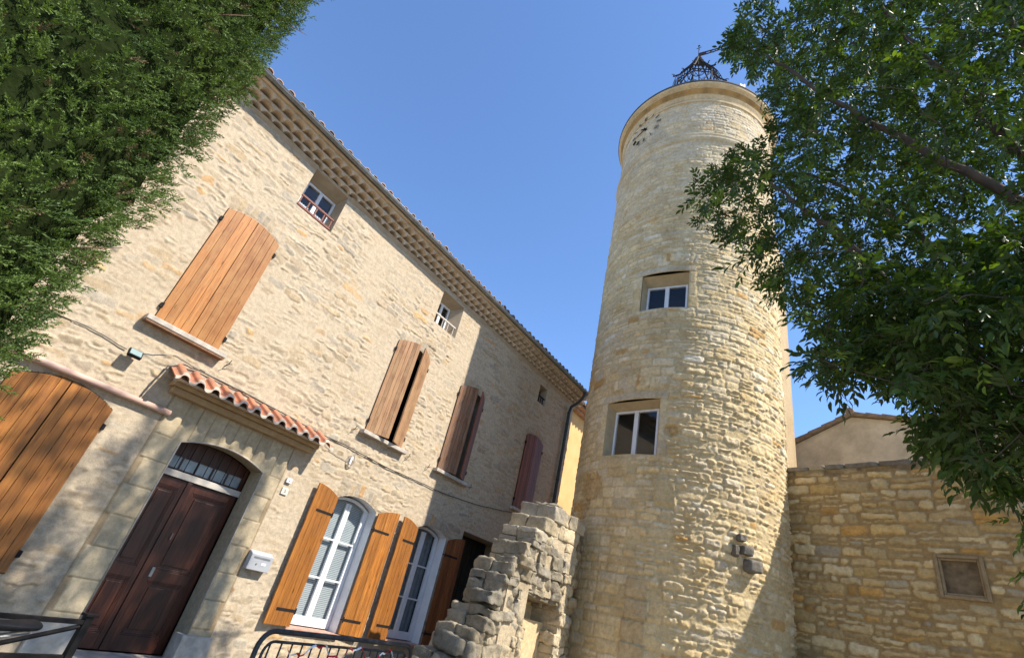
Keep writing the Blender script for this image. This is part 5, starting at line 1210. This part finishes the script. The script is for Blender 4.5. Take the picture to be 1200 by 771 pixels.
for c in cand:
    d2 = ((NA[:nn] - c) ** 2).sum(1) + .6 * (NR[:nn] > .06); j = int(np.argmin(d2)); a = NA[j]; v = c - a; Ld = np.linalg.norm(v)
    if Ld < .08: c = c + rs.normal(0, .1, 3); v = c - a; Ld = np.linalg.norm(v)
    if Ld > 1.1: a2 = a
    k = max(2, int(Ld / .16)); k = min(k, 5); bend = rs.normal(0, .06, 3) * Ld; pts = [a + v * (i / k) + bend * math.sin(PI * i / k) + np.array([0, 0, -.05 * Ld * (i / k) ** 2]) for i in range(k + 1)]
    r0 = min(max(.004 + .006 * Ld, .004), max(NR[j] * .75, .004)); twigs.tube([tuple(p - base0) for p in pts], list(np.linspace(r0, .0022, k + 1)), 4, caps=False)
    for p in pts[1:]: NA[nn] = p; NR[nn] = r0 * .7; nn += 1
    dirv = pts[-1] - pts[-2]; dirv = dirv / (np.linalg.norm(dirv) + 1e-9)
    leafc.append((pts[-1], dirv))
    if k >= 3: leafc.append((pts[-2], dirv + rs.normal(0, .3, 3)))
twigs.build('twigs', M_BARK, ash, smooth=True)
# compound leaves: arrays of (origin, direction)
lo_, ld_ = [], []
for (p, d) in leafc:
    nlv = rs.randint(5, 8)
    for i in range(nlv):
        dd = d * .55 + rs.normal(0, .62, 3); dd[2] -= .12; dd /= np.linalg.norm(dd); lo_.append(p - d * rs.uniform(0, .08)); ld_.append(dd)
lo_ = np.array(lo_); ld_ = np.array(ld_); n = len(lo_); print('compound leaves', n)
up = np.array([0, 0, 1.]); side = np.cross(ld_, up); side /= np.linalg.norm(side, axis=1, keepdims=True) + 1e-9
side += rs.normal(0, .25, side.shape); side -= ld_ * (side * ld_).sum(1, keepdims=True); side /= np.linalg.norm(side, axis=1, keepdims=True)
nrm = np.cross(side, ld_)
LL = rs.uniform(.09, .23, n)
Vs, Fs, Cs = [], [], []; off = 0
g = rs.uniform(0, 1, (n, 1)); base = np.array([.021, .046, .009]) * (1 - g) + np.array([.056, .104, .018]) * g
yl = rs.uniform(0, 1, n) < .05; base[yl] = (.12, .19, .03)
for (f, sgn) in [(.30, -1), (.32, 1), (.55, -1), (.57, 1), (.80, -1), (.82, 1), (1.0, 0)]:
    st_ = lo_ + ld_ * (LL * f)[:, None]; st_[:, 2] -= (LL * f * f * .35)
    d = ld_ + (0 if sgn == 0 else side * sgn * rs.uniform(.7, 1.2, n)[:, None]) + np.array([0, 0, -1.]) * rs.uniform(.1, .75, n)[:, None] + rs.normal(0, .14, (n, 3))
    d /= np.linalg.norm(d, axis=1, keepdims=True)
    ll = LL * rs.uniform(.36, .50, n); w_ = ll * rs.uniform(.15, .22, n)
    wv = np.cross(d, nrm + rs.normal(0, .45, (n, 3))); wv /= np.linalg.norm(wv, axis=1, keepdims=True); nv = np.cross(wv, d)
    m1 = st_ + d * (ll * .30)[:, None]; m2 = st_ + d * (ll * .65)[:, None]; e = st_ + d * ll[:, None] - nv * (ll * .12)[:, None]
    fold = nv * (w_ * .35)[:, None]
    # 8 verts: start, mid1 L/C/R, mid2 L/C/R, tip
    Pq = np.stack([st_, m1 - wv * w_[:, None] + fold, m1, m1 + wv * w_[:, None] + fold, m2 - wv * (w_ * .8)[:, None] + fold, m2, m2 + wv * (w_ * .8)[:, None] + fold, e], 1).reshape(-1, 3)
    idx = (np.arange(n) * 8)[:, None] + off
    for q in ((0, 2, 1, 1), ): pass
    Fq = np.concatenate([np.stack([idx[:, 0] + a for a in q], 1) for q in ((1, 2, 5, 4), (2, 3, 6, 5))])
    Ft = np.concatenate([np.stack([idx[:, 0] + a for a in q], 1) for q in ((0, 2, 1), (0, 3, 2), (4, 5, 7), (5, 6, 7))])
    off += 8 * n; Vs.append(Pq); Fs.append((Fq, Ft)); Cs.append(np.repeat(base * rs.uniform(.8, 1.2, (n, 1)), 8, 0))
Vv = np.concatenate(Vs) - base0; Cc = np.concatenate(Cs)
tri = [np.concatenate([np.stack([q[:, 0], q[:, 1], q[:, 2]], 1), np.stack([q[:, 0], q[:, 2], q[:, 3]], 1)]) for q, _ in Fs] + [t3 for _, t3 in Fs]
mesh_obj('crown', Vv, np.concatenate(tri), M_LEAF, ash, cols=Cc)
